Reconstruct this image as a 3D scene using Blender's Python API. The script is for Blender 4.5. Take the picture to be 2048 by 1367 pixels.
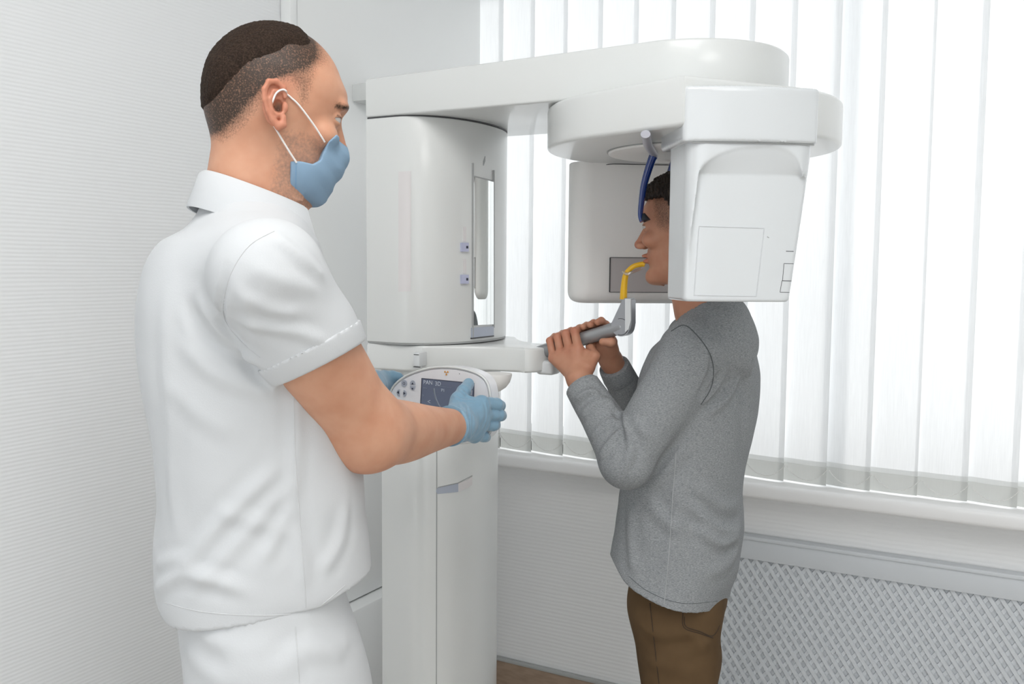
import bpy, bmesh, math, random
import numpy as np
from mathutils import Vector, Matrix
from mathutils.bvhtree import BVHTree

for o in list(bpy.data.objects):
    bpy.data.objects.remove(o, do_unlink=True)
C = bpy.context.scene.collection
SC = bpy.context.scene
random.seed(4)

# ------------------------------------------------------------------ camera
FPX = 1880.0
YAW, PITCH, ROLL = math.radians(28.8), math.atan(151.5 / FPX), 0.008
CAM = Vector((0, 0, 1.47))
Fh = Vector((-math.sin(YAW), math.cos(YAW), 0))
Rh = Vector((math.cos(YAW), math.sin(YAW), 0))
fwd = (Fh * math.cos(PITCH) + Vector((0, 0, -math.sin(PITCH)))).normalized()
up0 = Rh.cross(fwd).normalized()
upv = up0 * math.cos(ROLL) - Rh * math.sin(ROLL)
rgt = Rh * math.cos(ROLL) + up0 * math.sin(ROLL)
cam_d = bpy.data.cameras.new('camera')
cam = bpy.data.objects.new('camera', cam_d)
C.objects.link(cam)
cam.matrix_world = Matrix(((rgt.x, upv.x, -fwd.x, CAM.x), (rgt.y, upv.y, -fwd.y, CAM.y),
                           (rgt.z, upv.z, -fwd.z, CAM.z), (0, 0, 0, 1)))
cam_d.sensor_width = 36
cam_d.lens = FPX / 2048 * 36
cam_d.clip_start = 0.05
SC.camera = cam


def ray(px, py):
    return fwd + rgt * ((px - 1024) / FPX) - upv * ((py - 683.5) / FPX)


def P(px, py, d):
    """world point on the sight line through a photo pixel, d metres ahead (horizontal)"""
    v = ray(px, py)
    return CAM + v * (d / v.dot(Fh))


def PX(px, py, x):
    v = ray(px, py)
    return CAM + v * ((x - CAM.x) / v.x)


def PY(px, py, y):
    v = ray(px, py)
    return CAM + v * ((y - CAM.y) / v.y)


def W(l, d, z):
    return Fh * d + Rh * l + Vector((0, 0, z))


# ------------------------------------------------------------------ world, light, exposure
w = bpy.data.worlds.new('world')
SC.world = w
w.use_nodes = True
bg = w.node_tree.nodes['Background']
bg.inputs[0].default_value = (0.93, 0.97, 1.0, 1)
bg.inputs[1].default_value = 1.45
SC.view_settings.view_transform = 'Standard'
SC.view_settings.look = 'None'
SC.view_settings.gamma = 1
SC.view_settings.use_curve_mapping = False
SC.view_settings.exposure = 0.30


def area(name, loc, target, sx, sy, power, col=(1, 1, 1)):
    l = bpy.data.lights.new(name, 'AREA')
    l.shape = 'RECTANGLE'
    l.size, l.size_y, l.energy, l.color = sx, sy, power, col
    o = bpy.data.objects.new(name, l)
    C.objects.link(o)
    o.location = loc
    o.rotation_euler = (Vector(target) - Vector(loc)).to_track_quat('-Z', 'Y').to_euler()
    return o


area('fill_panel_light', (-0.2, 0.3, 2.76), (-0.2, 0.3, 0), 1.2, 1.2, 7, (0.98, 0.99, 1))  # added fill light in the unseen ceiling, over doctor and machine
area('fill_panel_light', (1.6, -0.6, 2.76), (1.6, -0.6, 0), 1.2, 1.2, 5, (0.98, 0.99, 1))  # second added fill light, out of view behind the camera
sun_d = bpy.data.lights.new('sun', 'SUN')
sun_d.energy = 1.6
sun_d.angle = math.radians(4)
sun_d.color = (1, 0.98, 0.95)
sun = bpy.data.objects.new('sun', sun_d)
C.objects.link(sun)
sun.rotation_euler = Vector((-0.35, -1.0, -0.62)).to_track_quat('-Z', 'Y').to_euler()


# ------------------------------------------------------------------ materials
def mat(name, col, rough=0.5, bump=None, spec=0.5, metal=0.0, coat=0.0, sss=0.0, noise=None, alpha=None,
        attr=None, sheen=0.0):
    m = bpy.data.materials.new(name)
    m.use_nodes = True
    nt = m.node_tree
    b = nt.nodes['Principled BSDF']
    b.inputs['Base Color'].default_value = (*col, 1)
    b.inputs['Roughness'].default_value = rough
    b.inputs['Specular IOR Level'].default_value = spec
    b.inputs['Metallic'].default_value = metal
    b.inputs['Coat Weight'].default_value = coat
    b.inputs['Coat Roughness'].default_value = 0.08
    b.inputs['Sheen Weight'].default_value = sheen
    if sss:
        b.inputs['Subsurface Weight'].default_value = sss
        b.inputs['Subsurface Radius'].default_value = (0.012, 0.005, 0.003)
        b.inputs['Subsurface Scale'].default_value = 1.0
    tc = nt.nodes.new('ShaderNodeTexCoord')
    last = None
    if noise:   # (scale vec, colour b, contrast)
        sc, col2, lo, hi = noise
        mp = nt.nodes.new('ShaderNodeMapping')
        mp.inputs['Scale'].default_value = sc
        nt.links.new(tc.outputs['Object'], mp.inputs[0])
        n = nt.nodes.new('ShaderNodeTexNoise')
        n.inputs['Scale'].default_value = 1.0
        n.inputs['Detail'].default_value = 3
        nt.links.new(mp.outputs[0], n.inputs['Vector'])
        r = nt.nodes.new('ShaderNodeMapRange')
        r.inputs[1].default_value = lo
        r.inputs[2].default_value = hi
        nt.links.new(n.outputs['Fac'], r.inputs[0])
        mx = nt.nodes.new('ShaderNodeMix')
        mx.data_type = 'RGBA'
        mx.inputs[6].default_value = (*col, 1)
        mx.inputs[7].default_value = (*col2, 1)
        nt.links.new(r.outputs[0], mx.inputs[0])
        nt.links.new(mx.outputs[2], b.inputs['Base Color'])
        last = mx
    if attr:    # list of (attribute name, colour, noise break-up scale or 0)
        for an, ac, brk in attr:
            a = nt.nodes.new('ShaderNodeAttribute')
            a.attribute_name = an
            mx = nt.nodes.new('ShaderNodeMix')
            mx.data_type = 'RGBA'
            if last:
                nt.links.new(last.outputs[2], mx.inputs[6])
            else:
                mx.inputs[6].default_value = (*col, 1)
            mx.inputs[7].default_value = (*ac, 1)
            if brk:
                n = nt.nodes.new('ShaderNodeTexNoise')
                n.inputs['Scale'].default_value = brk
                n.inputs['Detail'].default_value = 2
                nt.links.new(tc.outputs['Object'], n.inputs['Vector'])
                s1 = nt.nodes.new('ShaderNodeMath'); s1.operation = 'SUBTRACT'
                nt.links.new(n.outputs['Fac'], s1.inputs[0]); s1.inputs[1].default_value = 0.5
                s2 = nt.nodes.new('ShaderNodeMath'); s2.operation = 'MULTIPLY_ADD'
                nt.links.new(s1.outputs[0], s2.inputs[0]); s2.inputs[1].default_value = 1.3
                nt.links.new(a.outputs['Fac'], s2.inputs[2])
                s3 = nt.nodes.new('ShaderNodeMath'); s3.operation = 'MULTIPLY'; s3.use_clamp = True
                nt.links.new(s2.outputs[0], s3.inputs[0])
                s4 = nt.nodes.new('ShaderNodeMath'); s4.operation = 'MULTIPLY'; s4.use_clamp = True
                nt.links.new(a.outputs['Fac'], s4.inputs[0]); s4.inputs[1].default_value = 8.0
                nt.links.new(s4.outputs[0], s3.inputs[1])
                nt.links.new(s3.outputs[0], mx.inputs[0])
            else:
                nt.links.new(a.outputs['Fac'], mx.inputs[0])
            nt.links.new(mx.outputs[2], b.inputs['Base Color'])
            last = mx
    if bump:    # (scale vec, strength, distance)
        sc, st, di = bump
        mp = nt.nodes.new('ShaderNodeMapping')
        mp.inputs['Scale'].default_value = sc
        nt.links.new(tc.outputs['Object'], mp.inputs[0])
        n = nt.nodes.new('ShaderNodeTexNoise')
        n.inputs['Scale'].default_value = 1.0
        n.inputs['Detail'].default_value = 4
        nt.links.new(mp.outputs[0], n.inputs['Vector'])
        bp = nt.nodes.new('ShaderNodeBump')
        bp.inputs['Strength'].default_value = st
        bp.inputs['Distance'].default_value = di
        nt.links.new(n.outputs['Fac'], bp.inputs['Height'])
        nt.links.new(bp.outputs[0], b.inputs['Normal'])
    return m


def wallpaper(name, col, period, amp, axis_stretch):
    """fine horizontal ribs pressed into the paper"""
    m = mat(name, col, 0.7, spec=0.2)
    nt = m.node_tree
    b = nt.nodes['Principled BSDF']
    tc = nt.nodes.new('ShaderNodeTexCoord')
    mp = nt.nodes.new('ShaderNodeMapping')
    mp.inputs['Scale'].default_value = axis_stretch
    nt.links.new(tc.outputs['Object'], mp.inputs[0])
    n = nt.nodes.new('ShaderNodeTexNoise')
    n.inputs['Scale'].default_value = 1
    n.inputs['Detail'].default_value = 2
    nt.links.new(mp.outputs[0], n.inputs['Vector'])
    sx = nt.nodes.new('ShaderNodeSeparateXYZ')
    nt.links.new(tc.outputs['Object'], sx.inputs[0])
    a = nt.nodes.new('ShaderNodeMath'); a.operation = 'MULTIPLY'
    nt.links.new(sx.outputs[2], a.inputs[0]); a.inputs[1].default_value = 2 * math.pi / period
    c = nt.nodes.new('ShaderNodeMath'); c.operation = 'MULTIPLY_ADD'
    nt.links.new(n.outputs['Fac'], c.inputs[0]); c.inputs[1].default_value = 4.0
    nt.links.new(a.outputs[0], c.inputs[2])
    s = nt.nodes.new('ShaderNodeMath'); s.operation = 'SINE'
    nt.links.new(c.outputs[0], s.inputs[0])
    bp = nt.nodes.new('ShaderNodeBump')
    bp.inputs['Strength'].default_value = 1.0
    bp.inputs['Distance'].default_value = amp
    nt.links.new(s.outputs[0], bp.inputs['Height'])
    nt.links.new(bp.outputs[0], b.inputs['Normal'])
    return m


M = {}
M['wall_l'] = wallpaper('ribbed_wallpaper', (0.84, 0.855, 0.865), 0.0078, 0.00016, (1, 6, 20))
M['wall_r'] = wallpaper('ribbed_wallpaper_window', (0.86, 0.865, 0.865), 0.013, 0.00025, (7, 1, 60))
M['wall_s'] = mat('white_board', (0.86, 0.87, 0.865), 0.45)
M['ceiling'] = mat('ceiling_paint', (0.85, 0.85, 0.85), 0.9)
M['floor'] = mat('floor_vinyl', (0.62, 0.58, 0.53), 0.45, noise=((3, 30, 3), (0.55, 0.51, 0.46), 0.4, 0.7))
M['base'] = mat('beige_baseboard', (0.40, 0.29, 0.21), 0.5, noise=((20, 20, 90), (0.33, 0.235, 0.17), 0.4, 0.7))
M['basetop'] = mat('grey_trim', (0.45, 0.46, 0.45), 0.4)
M['sill'] = mat('white_sill', (0.86, 0.86, 0.86), 0.3)
M['radcover'] = mat('grey_white_mdf', (0.66, 0.69, 0.72), 0.5)
M['machine'] = mat('white_lacquer', (0.71, 0.725, 0.715), 0.28, coat=0.35)
M['machine2'] = mat('white_lacquer_cool', (0.66, 0.685, 0.70), 0.22, coat=0.5)
M['machine_in'] = mat('white_plastic_matt', (0.87, 0.86, 0.84), 0.45)
M['seam'] = mat('dark_seam', (0.06, 0.06, 0.065), 0.5)
M['seam2'] = mat('grey_seam', (0.38, 0.39, 0.39), 0.5)
M['silver'] = mat('silver_band', (0.42, 0.46, 0.54), 0.35)
M['mirror'] = mat('mirror', (0.93, 0.95, 0.94), 0.03, metal=1.0)
M['steel'] = mat('brushed_steel', (0.34, 0.35, 0.36), 0.32, metal=0.45)
M['bracket'] = mat('grey_bracket', (0.40, 0.42, 0.45), 0.3, metal=0.3)
M['bracket_l'] = mat('light_grey_bracket', (0.70, 0.72, 0.73), 0.3)
M['yellow'] = mat('yellow_bite_plastic', (0.80, 0.46, 0.01), 0.3)
M['blue'] = mat('blue_plastic', (0.012, 0.04, 0.20), 0.15, coat=0.6)
M['blackpad'] = mat('dark_rubber', (0.02, 0.025, 0.035), 0.5)
M['greystem'] = mat('grey_stem', (0.42, 0.42, 0.47), 0.35)
M['panelw'] = mat('panel_white', (0.80, 0.81, 0.84), 0.3, coat=0.3)
M['button'] = mat('button_grey', (0.42, 0.45, 0.52), 0.4)
M['ink'] = mat('dark_ink', (0.03, 0.035, 0.06), 0.5)
M['sensor'] = mat('grey_sensor_window', (0.50, 0.475, 0.47), 0.3)
M['lilac'] = mat('lilac_knob', (0.48, 0.50, 0.66), 0.3)
M['pinkstrip'] = mat('pale_strip', (0.70, 0.675, 0.675), 0.3, coat=0.3)
M['orange'] = mat('orange_trefoil', (0.60, 0.27, 0.03), 0.5)
M['clear'] = mat('clear_shield', (0.85, 0.87, 0.9), 0.1)
M['glove'] = mat('blue_nitrile', (0.19, 0.335, 0.455), 0.45, bump=((60, 60, 60), 0.5, 0.002), sheen=0.2)
M['mask'] = mat('blue_mask', (0.25, 0.38, 0.52), 0.8, bump=((300, 300, 300), 0.2, 0.001))
M['loop'] = mat('white_elastic', (0.85, 0.82, 0.8), 0.7)
M['polo'] = mat('white_jersey', (0.62, 0.635, 0.65), 0.9, bump=((500, 500, 500), 0.15, 0.001), spec=0.15)
M['whitepants'] = mat('white_twill', (0.62, 0.635, 0.65), 0.9, bump=((400, 400, 400), 0.15, 0.001), spec=0.15)
M['grey'] = mat('heather_jersey', (0.185, 0.197, 0.207), 0.95, spec=0.1, noise=((260, 260, 900), (0.36, 0.372, 0.38), 0.30, 0.72),
                bump=((500, 500, 1500), 0.2, 0.001))
M['brown'] = mat('brown_twill', (0.085, 0.052, 0.026), 0.85, spec=0.15, noise=((8, 8, 8), (0.12, 0.075, 0.038), 0.35, 0.7))
M['stitch'] = mat('brown_stitch', (0.045, 0.027, 0.014), 0.85)
M['seam_grey'] = mat('grey_thread', (0.10, 0.11, 0.115), 0.9)
M['seam_lgrey'] = mat('light_grey_thread', (0.36, 0.37, 0.38), 0.9)
M['shoe'] = mat('white_shoe', (0.8, 0.8, 0.8), 0.5)
M['shoe2'] = mat('dark_shoe', (0.05, 0.05, 0.06), 0.5)
M['eye'] = mat('eye_white', (0.55, 0.53, 0.51), 0.15, attr=[('iris', (0.10, 0.12, 0.12), 0), ('pupil', (0.01, 0.01, 0.01), 0)])
skin_attr = [('warm', (0.52, 0.135, 0.085), 0), ('stub', (0.27, 0.175, 0.135), 260), ('hairy', (0.045, 0.028, 0.019), 480),
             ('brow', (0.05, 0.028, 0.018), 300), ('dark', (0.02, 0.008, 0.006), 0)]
M['skin1'] = mat('skin_doctor', (0.64, 0.345, 0.225), 0.5, spec=0.35, sss=0.12,
                 noise=((24, 24, 24), (0.56, 0.27, 0.165), 0.35, 0.75), attr=skin_attr)
M['skin2'] = mat('skin_patient', (0.50, 0.25, 0.16), 0.5, spec=0.35, sss=0.12,
                 noise=((30, 30, 30), (0.44, 0.195, 0.12), 0.35, 0.75), attr=skin_attr)
M['hair1'] = mat('dark_brown_hair', (0.022, 0.014, 0.010), 0.8, spec=0.15,
                 noise=((420, 420, 420), (0.070, 0.044, 0.030), 0.42, 0.8), bump=((500, 500, 500), 0.8, 0.003))
M['hair2'] = mat('brown_black_hair', (0.012, 0.008, 0.006), 0.6, spec=0.3,
                 noise=((300, 300, 120), (0.05, 0.03, 0.02), 0.45, 0.75), bump=((300, 300, 120), 0.9, 0.004))


def blind_mat(name, col, trans, streak=0.06):
    m = bpy.data.materials.new(name)
    m.use_nodes = True
    nt = m.node_tree
    nt.nodes.clear()
    out = nt.nodes.new('ShaderNodeOutputMaterial')
    d = nt.nodes.new('ShaderNodeBsdfDiffuse')
    t = nt.nodes.new('ShaderNodeBsdfTranslucent')
    mx = nt.nodes.new('ShaderNodeMixShader')
    mx.inputs[0].default_value = trans
    tc = nt.nodes.new('ShaderNodeTexCoord')
    mp = nt.nodes.new('ShaderNodeMapping')
    mp.inputs['Scale'].default_value = (420, 420, 14)
    nt.links.new(tc.outputs['Object'], mp.inputs[0])
    n = nt.nodes.new('ShaderNodeTexNoise')
    n.inputs['Scale'].default_value = 1
    n.inputs['Detail'].default_value = 2
    nt.links.new(mp.outputs[0], n.inputs['Vector'])
    r = nt.nodes.new('ShaderNodeMapRange')
    r.inputs[1].default_value = 0.3; r.inputs[2].default_value = 0.7
    nt.links.new(n.outputs['Fac'], r.inputs[0])
    c = nt.nodes.new('ShaderNodeMix'); c.data_type = 'RGBA'
    c.inputs[6].default_value = (*[v * (1 - streak) for v in col], 1)
    c.inputs[7].default_value = (*col, 1)
    nt.links.new(r.outputs[0], c.inputs[0])
    nt.links.new(c.outputs[2], d.inputs[0]); nt.links.new(c.outputs[2], t.inputs[0])
    nt.links.new(d.outputs[0], mx.inputs[1]); nt.links.new(t.outputs[0], mx.inputs[2])
    nt.links.new(mx.outputs[0], out.inputs[0])
    return m


M['blind'] = blind_mat('blind_fabric', (0.92, 0.93, 0.935), 0.40)
M['hem'] = blind_mat('blind_hem', (0.62, 0.63, 0.61), 0.25, 0.02)  # weight pocket; the missing backlight is put into its grey colour
M['hem2'] = blind_mat('blind_hem_upper', (0.84, 0.85, 0.84), 0.5, 0.02)
M['chain'] = mat('blind_chain', (0.75, 0.75, 0.73), 0.4)


def glass_mat():
    m = bpy.data.materials.new('window_glass')
    m.use_nodes = True
    nt = m.node_tree
    nt.nodes.clear()
    out = nt.nodes.new('ShaderNodeOutputMaterial')
    t = nt.nodes.new('ShaderNodeBsdfTransparent')
    g = nt.nodes.new('ShaderNodeBsdfGlossy')
    g.inputs['Roughness'].default_value = 0.03
    mx = nt.nodes.new('ShaderNodeMixShader')
    mx.inputs[0].default_value = 0.07
    nt.links.new(t.outputs[0], mx.inputs[1]); nt.links.new(g.outputs[0], mx.inputs[2])
    nt.links.new(mx.outputs[0], out.inputs[0])
    return m


M['glass'] = glass_mat()


def clear_mat():
    m = glass_mat()
    m.name = 'clear_plastic'
    for n in m.node_tree.nodes:
        if n.type == 'MIX_SHADER':
            n.inputs[0].default_value = 0.35
        if n.type == 'BSDF_GLOSSY':
            n.inputs['Roughness'].default_value = 0.15
    return m


M['clearp'] = clear_mat()


def fill_panel_mat():
    m = bpy.data.materials.new('fill_panel_diffuser')
    m.use_nodes = True
    b = m.node_tree.nodes['Principled BSDF']
    b.inputs['Emission Color'].default_value = (1, 0.985, 0.96, 1)
    b.inputs['Emission Strength'].default_value = 3.0
    return m


M['fill_glow'] = fill_panel_mat()  # glowing face of the added fill panels


def screen_mat():
    m = mat('lcd_screen', (0.07, 0.085, 0.12), 0.2, coat=0.3)
    b = m.node_tree.nodes['Principled BSDF']
    b.inputs['Emission Color'].default_value = (0.10, 0.13, 0.19, 1)
    b.inputs['Emission Strength'].default_value = 0.35
    return m


M['screen'] = screen_mat()
M['screentxt'] = mat('screen_text', (0.55, 0.6, 0.68), 0.4)
M['screendim'] = mat('screen_dim_text', (0.22, 0.26, 0.32), 0.4)

# ------------------------------------------------------------------ object helpers
ROOT = {}


def root_loc(p):
    while p.parent:
        p = p.parent
    return ROOT.get(p.name, Vector((0, 0, 0)))


def link_mesh(name, me, m, parent=None, label=None, smooth=True, sharp=0.6):
    if parent is not None:
        me.transform(Matrix.Translation(-root_loc(parent)))
    if m is not None:
        me.materials.append(m)
    if smooth and len(me.polygons):
        me.polygons.foreach_set('use_smooth', [True] * len(me.polygons))
        if sharp:
            me.set_sharp_from_angle(angle=sharp)
    me.update()
    o = bpy.data.objects.new(name, me)
    C.objects.link(o)
    if parent is not None:
        o.parent = parent
    if label:
        o['label'] = label
    return o


def obj_bm(name, bm, m, parent=None, label=None, smooth=True, sharp=0.6):
    bmesh.ops.recalc_face_normals(bm, faces=bm.faces)
    me = bpy.data.meshes.new(name)
    bm.to_mesh(me)
    bm.free()
    return link_mesh(name, me, m, parent, label, smooth, sharp)


def obj_vf(name, V, Fc, m, parent=None, label=None, smooth=True, sharp=None, attrs=None):
    me = bpy.data.meshes.new(name)
    V = np.asarray(V, dtype=np.float64)
    me.from_pydata([], [], [])
    if isinstance(Fc, np.ndarray):
        k = Fc.shape[1]
        me.vertices.add(len(V)); me.vertices.foreach_set('co', V.ravel())
        me.loops.add(Fc.size); me.loops.foreach_set('vertex_index', Fc.ravel().astype(np.int32))
        me.polygons.add(len(Fc)); me.polygons.foreach_set('loop_start', np.arange(0, Fc.size, k, dtype=np.int32))
        me.update(calc_edges=True); me.validate()
    else:
        me.from_pydata([tuple(v) for v in V], [], Fc)
    if attrs:
        for an, av in attrs.items():
            a = me.attributes.new(an, 'FLOAT', 'POINT')
            a.data.foreach_set('value', np.asarray(av, dtype=np.float32))
    return link_mesh(name, me, m, parent, label, smooth, sharp)


def tag(o, label, cat, group=None):
    o['label'] = label
    o['category'] = cat
    if group:
        o['group'] = group
    return o


def thing(name, label, cat, loc=(0, 0, 0)):
    o = bpy.data.objects.new(name, None)
    o.empty_display_size = 0.1
    C.objects.link(o)
    o.location = loc
    ROOT[o.name] = Vector(loc)
    return tag(o, label, cat)


def structure(o):
    o['kind'] = 'structure'
    return o


def bx(bm, x0, x1, y0, y1, z0, z1, bev=0.0, seg=2):
    r = bmesh.ops.create_cube(bm, size=1.0)
    vs = r['verts']
    for v in vs:
        v.co = Vector(((x0 + x1) / 2 + v.co.x * (x1 - x0), (y0 + y1) / 2 + v.co.y * (y1 - y0), (z0 + z1) / 2 + v.co.z * (z1 - z0)))
    if bev:
        es = list({e for v in vs for e in v.link_edges})
        bmesh.ops.bevel(bm, geom=es, offset=bev, segments=seg, affect='EDGES', profile=0.5)
    return bm


def box(name, x0, x1, y0, y1, z0, z1, m, parent=None, bev=0.0, label=None):
    return obj_bm(name, bx(bmesh.new(), x0, x1, y0, y1, z0, z1, bev), m, parent, label)


def prism(name, pts, z0, z1, m, parent=None, bev=0.0, seg=3, label=None, frame=None, topf=None):
    """outline in plan (or in a frame) pulled up from z0 to z1"""
    bm = bmesh.new()
    vb = [bm.verts.new((p[0], p[1], z0)) for p in pts]
    f = bm.faces.new(vb)
    r = bmesh.ops.extrude_face_region(bm, geom=[f])
    vt = [e for e in r['geom'] if isinstance(e, bmesh.types.BMVert)]
    for v in vt:
        v.co.z = z1 if topf is None else topf(v.co.x, v.co.y)
    bmesh.ops.recalc_face_normals(bm, faces=bm.faces)
    if bev:
        es = [e for e in bm.edges if len({round(v.co.z > (z0 + z1) / 2) for v in e.verts}) == 1]
        bmesh.ops.bevel(bm, geom=es, offset=bev, segments=seg, affect='EDGES', profile=0.5)
    if frame is not None:
        bmesh.ops.transform(bm, matrix=frame, verts=bm.verts)
    return obj_bm(name, bm, m, parent, label)


def tube_bm(pts, rad, n=16, bm=None, flat=None, closed=False):
    """swept tube, rad number or list; flat=(axis, factor) squashes the section along an axis"""
    bm = bm or bmesh.new()
    pts = [Vector(p) for p in pts]
    N = len(pts)
    rad = rad if hasattr(rad, '__len__') else [rad] * N
    rings = []
    prev = None
    for i, p in enumerate(pts):
        if closed:
            t = (pts[(i + 1) % N] - pts[i - 1]).normalized()
        else:
            t = (pts[min(i + 1, N - 1)] - pts[max(i - 1, 0)]).normalized()
        if prev is None:
            a = t.orthogonal().normalized()
        else:
            a = (prev - t * prev.dot(t)).normalized()
        prev = a
        b = t.cross(a)
        ring = []
        for k in range(n):
            th = 2 * math.pi * k / n
            v = (a * math.cos(th) + b * math.sin(th)) * rad[i]
            if flat:
                ax = Vector(flat[0]).normalized()
                v = v + ax * v.dot(ax) * (flat[1] - 1)
            ring.append(bm.verts.new(p + v))
        rings.append(ring)
    rr = rings + [rings[0]] if closed else rings
    for r0, r1 in zip(rr[:-1], rr[1:]):
        for k in range(n):
            bm.faces.new((r0[k], r0[(k + 1) % n], r1[(k + 1) % n], r1[k]))
    if not closed:
        bm.faces.new(rings[0][::-1]); bm.faces.new(rings[-1])
    return bm


def smooth_path(pts, n=8):
    pts = [Vector(p) for p in pts]
    out = []
    for i in range(len(pts) - 1):
        p0 = pts[max(i - 1, 0)]; p1 = pts[i]; p2 = pts[i + 1]; p3 = pts[min(i + 2, len(pts) - 1)]
        for k in range(n):
            t = k / n
            out.append(0.5 * ((2 * p1) + (p2 - p0) * t + (2 * p0 - 5 * p1 + 4 * p2 - p3) * t * t + (3 * p1 - p0 - 3 * p2 + p3) * t ** 3))
    out.append(pts[-1])
    return out


def tube(name, pts, rad, m, parent=None, n=16, flat=None, label=None, closed=False):
    return obj_bm(name, tube_bm(pts, rad, n, flat=flat, closed=closed), m, parent, label, sharp=0.9)


def text_mesh(s, size):
    cu = bpy.data.curves.new('t', 'FONT')
    cu.body = s
    cu.size = size
    cu.extrude = 0.0002
    cu.align_x = 'CENTER'
    cu.align_y = 'CENTER'
    o = bpy.data.objects.new('t', cu)
    C.objects.link(o)
    dg = bpy.context.evaluated_depsgraph_get()
    me = bpy.data.meshes.new_from_object(o.evaluated_get(dg))
    bpy.data.objects.remove(o, do_unlink=True)
    return me


# ------------------------------------------------------------------ implicit surfaces
def A3(v):
    return np.array([v[0], v[1], v[2]], dtype=np.float64)


def seg(x, y, z, a, b, ra, rb, flat=None):
    ax, ay, az = a[0], a[1], a[2]
    bxx, byy, bzz = b[0] - ax, b[1] - ay, b[2] - az
    L = bxx * bxx + byy * byy + bzz * bzz + 1e-12
    px, py, pz = x - ax, y - ay, z - az
    h = np.clip((px * bxx + py * byy + pz * bzz) / L, 0, 1)
    vx, vy, vz = px - h * bxx, py - h * byy, pz - h * bzz
    d2 = vx * vx + vy * vy + vz * vz
    if flat is not None:
        n, s = flat
        dn = vx * n[0] + vy * n[1] + vz * n[2]
        d2 = d2 + (s * s - 1) * dn * dn
    return np.sqrt(np.maximum(d2, 1e-12)) - (ra + (rb - ra) * h)


def smin(a, b, k):
    h = np.clip(0.5 + 0.5 * (b - a) / k, 0, 1)
    return b + (a - b) * h - k * h * (1 - h)


def smax(a, b, k):
    return -smin(-a, -b, k)


def ell(x, y, z, c, r):
    X, Y, Z = (x - c[0]) / r[0], (y - c[1]) / r[1], (z - c[2]) / r[2]
    k0 = np.sqrt(X * X + Y * Y + Z * Z) + 1e-9
    k1 = np.sqrt((X / r[0]) ** 2 + (Y / r[1]) ** 2 + (Z / r[2]) ** 2) + 1e-9
    return k0 * (k0 - 1) / k1


def rbox(x, y, z, c, h, r):
    qx, qy, qz = np.abs(x - c[0]) - h[0] + r, np.abs(y - c[1]) - h[1] + r, np.abs(z - c[2]) - h[2] + r
    return np.sqrt(np.maximum(qx, 0) ** 2 + np.maximum(qy, 0) ** 2 + np.maximum(qz, 0) ** 2) + \
        np.minimum(np.maximum(qx, np.maximum(qy, qz)), 0) - r


def chain(x, y, z, pts, rad, k=0.006, flat=None):
    f = None
    for i in range(len(pts) - 1):
        g = seg(x, y, z, pts[i], pts[i + 1], rad[i], rad[i + 1], flat)
        f = g if f is None else (smin(f, g, k) if k else np.minimum(f, g))
    return f


def curve(zs, vs):
    """smooth interpolation through control values (zs ascending)"""
    zs = np.asarray(zs, float); vs = np.asarray(vs, float)
    d = np.diff(vs) / np.diff(zs)
    m = np.zeros(len(vs)); m[1:-1] = np.where(d[:-1] * d[1:] > 0, 2 * d[:-1] * d[1:] / (d[:-1] + d[1:] + 1e-12), 0)
    m[0], m[-1] = d[0], d[-1]

    def f(z):
        zc = np.clip(z, zs[0], zs[-1])
        i = np.clip(np.searchsorted(zs, zc) - 1, 0, len(zs) - 2)
        h = zs[i + 1] - zs[i]
        t = (zc - zs[i]) / h
        return ((2 * t ** 3 - 3 * t ** 2 + 1) * vs[i] + (t ** 3 - 2 * t ** 2 + t) * h * m[i] +
                (-2 * t ** 3 + 3 * t ** 2) * vs[i + 1] + (t ** 3 - t ** 2) * h * m[i + 1])
    return f


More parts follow.
